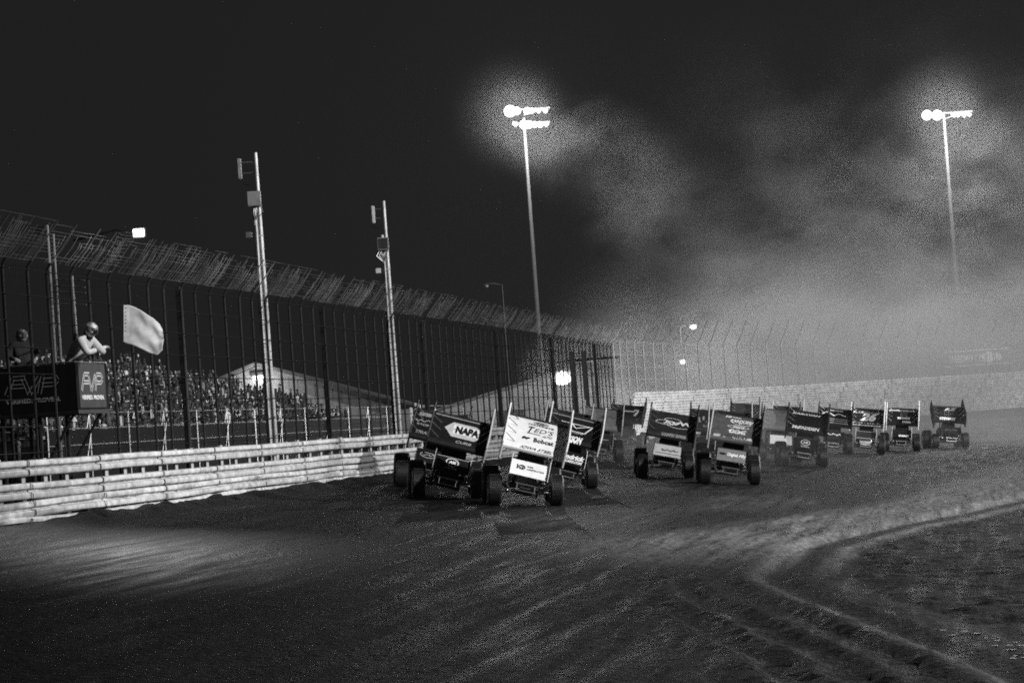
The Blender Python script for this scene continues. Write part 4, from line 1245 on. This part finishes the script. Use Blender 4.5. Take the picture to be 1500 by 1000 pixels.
def art_oval(q, qn):
    q.use(M_INKW); put_text(q, 'AZ', FP(.01), .7, .24, (.12, 1.25), .06, .5); put_text(q, 'STEWART', FP(.01), .82, .13, (-.1, .18), .06, .2)
    q.use(M_INKD); put2d(q, ring2d(.42, .26, .02, c=(.0, .72)), FP(.01)); put_text(q, 'CTM', FP(.01), .5, .26, (0, .72), .03, .3)
    qn.use(M_INKD); squiggle(qn, FN(.01), (0, .27), .6, .16, 8, .04, 41)


def make_car(px, s, roll, yaw, wing, board, edge, nose, body, art, label, dz=0.):
    Y = FPX/s; X = (px-750-9.5)/s - 1.2*math.sin(R(roll)) - .13
    a, p = to_ap(X, Y)
    # heading: yaw measured from straight at the camera, + turns the nose to image right
    head = math.atan2(X, Y)
    rz = -head + yaw
    car = empty('sprint_car', (X, Y, gz(p)+.012+dz), label, 'sprint car', 'winged sprint cars racing in a pack')
    bank = math.atan((gz(p+.6)-gz(p-.6))/-1.2)
    c, u, n = path(a)
    # bank about the local travel direction: right wheels (image left) higher
    t = Vector((n.x, n.y, -math.tan(bank))).normalized()       # down-slope across the track
    f0 = Vector((u.x, u.y, 0)); up = t.cross(f0).normalized() if t.cross(f0).z > 0 else f0.cross(t).normalized()
    fwd = Vector((math.sin(rz), -math.cos(rz), 0)); fwd = (fwd-up*fwd.dot(up)).normalized()
    xl = up.cross(fwd).normalized()                              # car's left
    yl = -fwd
    car.rotation_euler = Matrix((xl, yl, up)).transposed().to_euler()
    RM = Matrix.Translation((0, 0, .42)) @ Matrix.Rotation(R(roll), 4, 'Y') @ Matrix.Translation((0, 0, -.42))

    def part(nm, me, par=None, rolled=True):
        o = link(nm, me, par or car)
        if rolled and par is None: o.matrix_local = RM
        return o
    for k in ('fl', 'fr', 'rl', 'rr'):
        w = link('wheel', WH[k][0], car); w.location = WPOS[k]; w.rotation_euler = (random.uniform(0, 6), 0, R(3) if k[0] == 'f' else 0)
        link('rim', WH[k][1], w)
    link('front_axle', AXLE, car); link('rear_axle', RAXLE, car)
    part('bumper', BUMPER); part('roll_cage', CAGEM); part('engine', ENGINE); part('seat', SEAT); part('rock_screen', SCREEN); part('steering_wheel', STEER)
    part('nerf_bar', NERF[1]); part('nerf_bar', NERF[-1])
    part('hood', body_mesh(body, body)); part('tail_tank', tail_mesh(body)); part('side_panel', side_mesh(body, 1)); part('side_panel', side_mesh(body, -1))
    tw = part('top_wing', wing_panel_mesh(wing, wing, M_CHAR))
    for sd, upw, dn in ((1, .46, .24), (-1, .28, .38)):
        bme, brm = board_mesh(board, edge[0 if sd > 0 else 1] if isinstance(edge, tuple) else edge, sd, upw, dn, M_CHROME if wing is not M_WHITE else M_CHAR)
        b = part('sideboard', bme); link('brace', brm, b)
    nw = part('nose_wing', nose_wing_mesh(nose)); ne = edge[0] if isinstance(edge, tuple) else edge; part('nose_wing_board', nose_board(ne, 1)); part('nose_wing_board', nose_board(ne, -1))
    q, qn = MB(), MB()
    art(q, qn)
    if q.v: q.build('lettering', None, tw)
    if qn.v: qn.build('lettering', None, nw)
    return car


CARS = [
    (643, 51, 12, -.02, M_BLACK, M_BLACK, M_CHAR, M_BLACK, M_BLACK, art_left, 'black sprint car hidden by the arrow-badge car, closest to the rail, pale stacked emblems'),
    (672, 56, 13, .0, M_BLACK, M_CHAR, (M_PALE, M_CHAR), M_BLACK, M_BLACK, art_chevron, 'black sprint car with a big pale arrow-ended badge on its top wing'),
    (784, 59.3, 12.5, .02, M_WHITE, M_PALE, M_WHITE, M_WHITE, M_MID, art_teds, 'leading white sprint car with black script lettering on its wing'),
    (841, 50.5, 13, .03, M_BLACK, M_PALE, M_WHITE, M_BLACK, M_BLACK, art_hendrick, 'black sprint car with white sideboard edges and italic nose lettering behind the white car'),
    (884, 37, 5, .0, M_GREY, M_PALE, M_PALE, M_CHAR, M_CHAR, art_plain, 'dusty grey-winged sprint car following the black one with italic nose lettering'),
    (919, 31, 1, -.1, M_CHAR, M_CHAR, M_BLACK, M_CHAR, M_CHAR, art_back, 'small far dark sprint car between the grey-winged car and the loop-emblem car'),
    (984, 44.5, 9, .0, M_CHAR, M_BLACK, M_BLACK, M_PALE, M_BLACK, art_loops, 'dark sprint car with looping white emblem on wing and pale nose'),
    (1040, 38, 3.5, .0, M_CHAR, M_BLACK, M_BLACK, M_CHAR, M_BLACK, art_turd, 'dark sprint car with a pale lettered band, behind the grey-nosed leader'),
    (1077, 47.5, 8, .0, M_MID, M_CHAR, (M_CHAR, M_PALE), M_GREY, M_BLACK, art_parts, 'dark sprint car with outlined badges stacked on its wing and a grey lettered nose'),
    (1068, 40, 6, .04, M_BLACK, M_WHITE, M_WHITE, M_BLACK, M_BLACK, art_back, 'black sprint car with white sideboards hidden behind the stacked-badge car'),
    (1092, 27, 3, .0, M_CHAR, M_CHAR, M_BLACK, M_CHAR, M_CHAR, art_plain, 'far dark sprint car whose wing shows above the white-sideboard car'),
    (1144, 35.5, 4, .06, M_GREY, M_GREY, M_GREY, M_WHITE, M_GREY, art_grey, 'grey-winged sprint car with a white nose panel, left of the all-black car'),
    (1182, 38, 8, .03, M_BLACK, M_BLACK, M_CHAR, M_BLACK, M_BLACK, art_black, 'all-black sprint car with lettering along top and bottom of its wing'),
    (1223, 31.5, 6, .03, M_BLACK, M_CHAR, M_CHAR, M_BLACK, M_BLACK, art_zigzag, 'black sprint car with a white zigzag on its wing, beside the numbered car'),
    (1270, 31.3, 4, .0, M_CHAR, M_WHITE, M_WHITE, M_CHAR, M_WHITE, art_26, 'sprint car numbered 26 with white bands across its dark wing'),
    (1323, 29.8, 4, .0, M_BLACK, M_WHITE, M_WHITE, M_BLACK, M_BLACK, art_r, 'black sprint car with thin white wing edges and a large dim letter R'),
    (1391, 29, 6, .16, M_BLACK, M_BLACK, M_CHAR, M_BLACK, M_BLACK, art_oval, 'last dark sprint car on the right, alone, its sideboards turned outward'),
    (831, 43, 10, .0, M_BLACK, M_PALE, M_PALE, M_BLACK, M_BLACK, art_back, 'black sprint car tucked directly behind the car with italic nose lettering, wing top showing'),
    (1154, 29, 3, .0, M_CHAR, M_GREY, M_PALE, M_CHAR, M_CHAR, art_plain, 'farthest grey-sided sprint car, mostly hidden behind the grey-winged one'),
]
for spec in CARS: make_car(*spec)

# ------------------------------------------------------------------ air
def vol_mat(name, dens, aniso=.4):
    m = bpy.data.materials.new(name); m.use_nodes = True; nt = m.node_tree
    for n in list(nt.nodes):
        if n.type == 'BSDF_PRINCIPLED': nt.nodes.remove(n)
    out = [n for n in nt.nodes if n.type == 'OUTPUT_MATERIAL'][0]
    v = nt.nodes.new('ShaderNodeVolumePrincipled'); v.inputs['Color'].default_value = (.92, .92, .92, 1); v.inputs['Density'].default_value = dens
    v.inputs['Anisotropy'].default_value = aniso
    nt.links.new(v.outputs[0], out.inputs['Volume'])
    return m, nt, v


HAZE = .00006
q = MB(); m, _, _ = vol_mat('thin_haze', HAZE, .5); q.use(m); q.box((60, 130, 30), (420, 320, 66)); tag(q.build('haze'), kind='stuff')

# drifting dust: thick low down over the turn, torn plumes reaching up to the two masts
m, nt, v = vol_mat('drifting_dust', 0, .35); L = nt.links
tc = nt.nodes.new('ShaderNodeTexCoord')
mp = nt.nodes.new('ShaderNodeMapping'); mp.inputs['Scale'].default_value = (.085, .03, .13); mp.inputs['Rotation'].default_value = (0, R(28), 0)
L.new(tc.outputs['Object'], mp.inputs['Vector'])
nz = nt.nodes.new('ShaderNodeTexNoise'); nz.inputs['Scale'].default_value = 1.5; nz.inputs['Detail'].default_value = 3; nz.inputs['Roughness'].default_value = .62; nz.inputs['Distortion'].default_value = .4
L.new(mp.outputs[0], nz.inputs['Vector'])


def MR(src, f0, f1, t0, t1, smooth=True):
    n = nt.nodes.new('ShaderNodeMapRange'); n.interpolation_type = 'SMOOTHSTEP' if smooth else 'LINEAR'
    for k, x in zip(('From Min', 'From Max', 'To Min', 'To Max'), (f0, f1, t0, t1)): n.inputs[k].default_value = x
    L.new(src, n.inputs['Value']); return n.outputs[0]


def MA(op, a, b):
    n = nt.nodes.new('ShaderNodeMath'); n.operation = op
    for i, x in enumerate((a, b)):
        if isinstance(x, (int, float)): n.inputs[i].default_value = x
        else: L.new(x, n.inputs[i])
    return n.outputs[0]


sep = nt.nodes.new('ShaderNodeSeparateXYZ'); L.new(tc.outputs['Object'], sep.inputs[0])
X_, Y_, Z_ = sep.outputs
wisp = MR(nz.outputs['Fac'], .44, .64, 0, 1)
low = MR(nz.outputs['Fac'], .3, .65, .3, 1.3)


def blob(cx, cy, cz, rx, ry, rz, tilt=0.):
    """soft ellipsoid: 1 in the middle, 0 outside"""
    n = nt.nodes.new('ShaderNodeMapping'); n.vector_type = 'TEXTURE'; n.inputs['Location'].default_value = (cx, cy, cz); n.inputs['Rotation'].default_value = (0, tilt, 0); n.inputs['Scale'].default_value = (rx, ry, rz)
    L.new(tc.outputs['Object'], n.inputs['Vector'])
    ln = nt.nodes.new('ShaderNodeVectorMath'); ln.operation = 'LENGTH'; L.new(n.outputs[0], ln.inputs[0])
    return MR(ln.outputs['Value'], 1., .1, 0, 1)


ground_layer = MA('MULTIPLY', MR(Z_, -2, 13, 1., 0.), MR(X_, 2, 22, 0., 1.))
ground_layer = MA('MULTIPLY', ground_layer, low)
t1 = at(768, 175, 205); t2 = at(1383, 172, 200)
pl1 = MA('MULTIPLY', blob(t1.x+8.5, 203, t1.z-6.5, 15, 16, 6.5, R(36)), MR(nz.outputs['Fac'], .40, .62, .05, 1))
pl2 = MA('MULTIPLY', blob(t2.x+3, 198, t2.z-6.5, 11, 16, 8, R(20)), MR(nz.outputs['Fac'], .38, .62, .1, 1))
mid = MA('MULTIPLY', MA('MULTIPLY', MR(Z_, 26, 7, 0, 1), MR(X_, 5, 24, 0., 1.)), wisp)
D = MA('ADD', MA('MULTIPLY', ground_layer, .043), MA('MULTIPLY', pl1, .0085))
D = MA('ADD', D, MA('MULTIPLY', pl2, .0085)); D = MA('ADD', D, MA('MULTIPLY', mid, .011))
D = MA('MULTIPLY', D, MR(Y_, 119, 146, 0, 1))
L.new(D, v.inputs['Density'])
q = MB().use(m); q.box((50, 178, 15.5), (140, 120, 35)); DU = q.build('dust_cloud'); tag(DU, kind='stuff')
# balls of dust added round the lamps to form their halos
for cx, cy, cz, r_, dn in ((t1.x-1.2, 202, t1.z+.2, 6.5, .0045), (t2.x-1, 197, t2.z+.1, 6.5, .004), (FLP.x, 181, FLP.z, 4.5, .012)):
    m, nt, v = vol_mat('lamp_halo_dust', 0, .3); L = nt.links; tc = nt.nodes.new('ShaderNodeTexCoord')
    L.new(MA('MULTIPLY', MA('POWER', blob(cx, cy, cz, r_, r_, r_), 1.6), dn), v.inputs['Density'])
    q = MB().use(m); q.box((cx, cy, cz), (2*r_, 2*r_, 2*r_)); tag(q.build('dust_cloud'), kind='stuff')
# dust thrown up by the pack
m, nt, v = vol_mat('wheel_dust', 0, .2); L = nt.links
tc = nt.nodes.new('ShaderNodeTexCoord'); nz = nt.nodes.new('ShaderNodeTexNoise'); nz.inputs['Scale'].default_value = .45; nz.inputs['Detail'].default_value = 3
L.new(tc.outputs['Object'], nz.inputs['Vector'])
sep = nt.nodes.new('ShaderNodeSeparateXYZ'); L.new(tc.outputs['Object'], sep.inputs[0])
D = MA('MULTIPLY', MA('ADD', blob(7, 96, -.6, 8, 20, 2.6), MA('MULTIPLY', blob(24, 122, -1, 16, 10, 2.4), .7)), MR(nz.outputs['Fac'], .35, .65, .1, 1.2))
L.new(MA('MULTIPLY', D, .032), v.inputs['Density'])
q = MB().use(m); q.box((14, 99, .2), (32, 50, 5.)); tag(q.build('dust_cloud'), kind='stuff')
# object coordinates equal world coordinates because the box is built in place

# ------------------------------------------------------------------ light: unseen floodlights with no masts built, and the night sky
def flood(loc, tgt, e, size, blend=.6, rad=.5):
    lt = bpy.data.lights.new('unseen_floodlight', 'SPOT'); lt.energy = e; lt.spot_size = R(size); lt.spot_blend = blend; lt.shadow_soft_size = rad
    o = bpy.data.objects.new('unseen_floodlight', lt); C.objects.link(o); o.location = loc
    o.rotation_euler = (Vector(tgt)-Vector(loc)).to_track_quat('-Z', 'Y').to_euler()


flood((40, 26, 27), (7, 80, .5), 190000, 78, .55)          # key: from the infield side
flood((96, 92, 26), (24, 140, 1), 640000, 70, .8)          # lights the far turn
flood((62, 118, 24), (12, 44, -1), 125000, 66, .8)         # added for ground sheen: rakes back along the inside of the straight

w = bpy.data.worlds.new('World'); sc.world = w; w.use_nodes = True
w.node_tree.nodes['Background'].inputs['Color'].default_value = (.0115, .0115, .0115, 1)
w.node_tree.nodes['Background'].inputs['Strength'].default_value = 1.

sc.view_settings.view_transform = 'Standard'; sc.view_settings.look = 'None'; sc.view_settings.exposure = 0
sc.cycles.volume_step_rate = .5; sc.cycles.volume_max_steps = 256
sc.cycles.max_bounces = 6; sc.cycles.volume_bounces = 0
sc.cycles.sample_clamp_indirect = 3
sc.cycles.use_denoising = False
sc.cycles.use_adaptive_sampling = False
sc.cycles.sample_clamp_direct = 4
sc.cycles.filter_width = 1.8
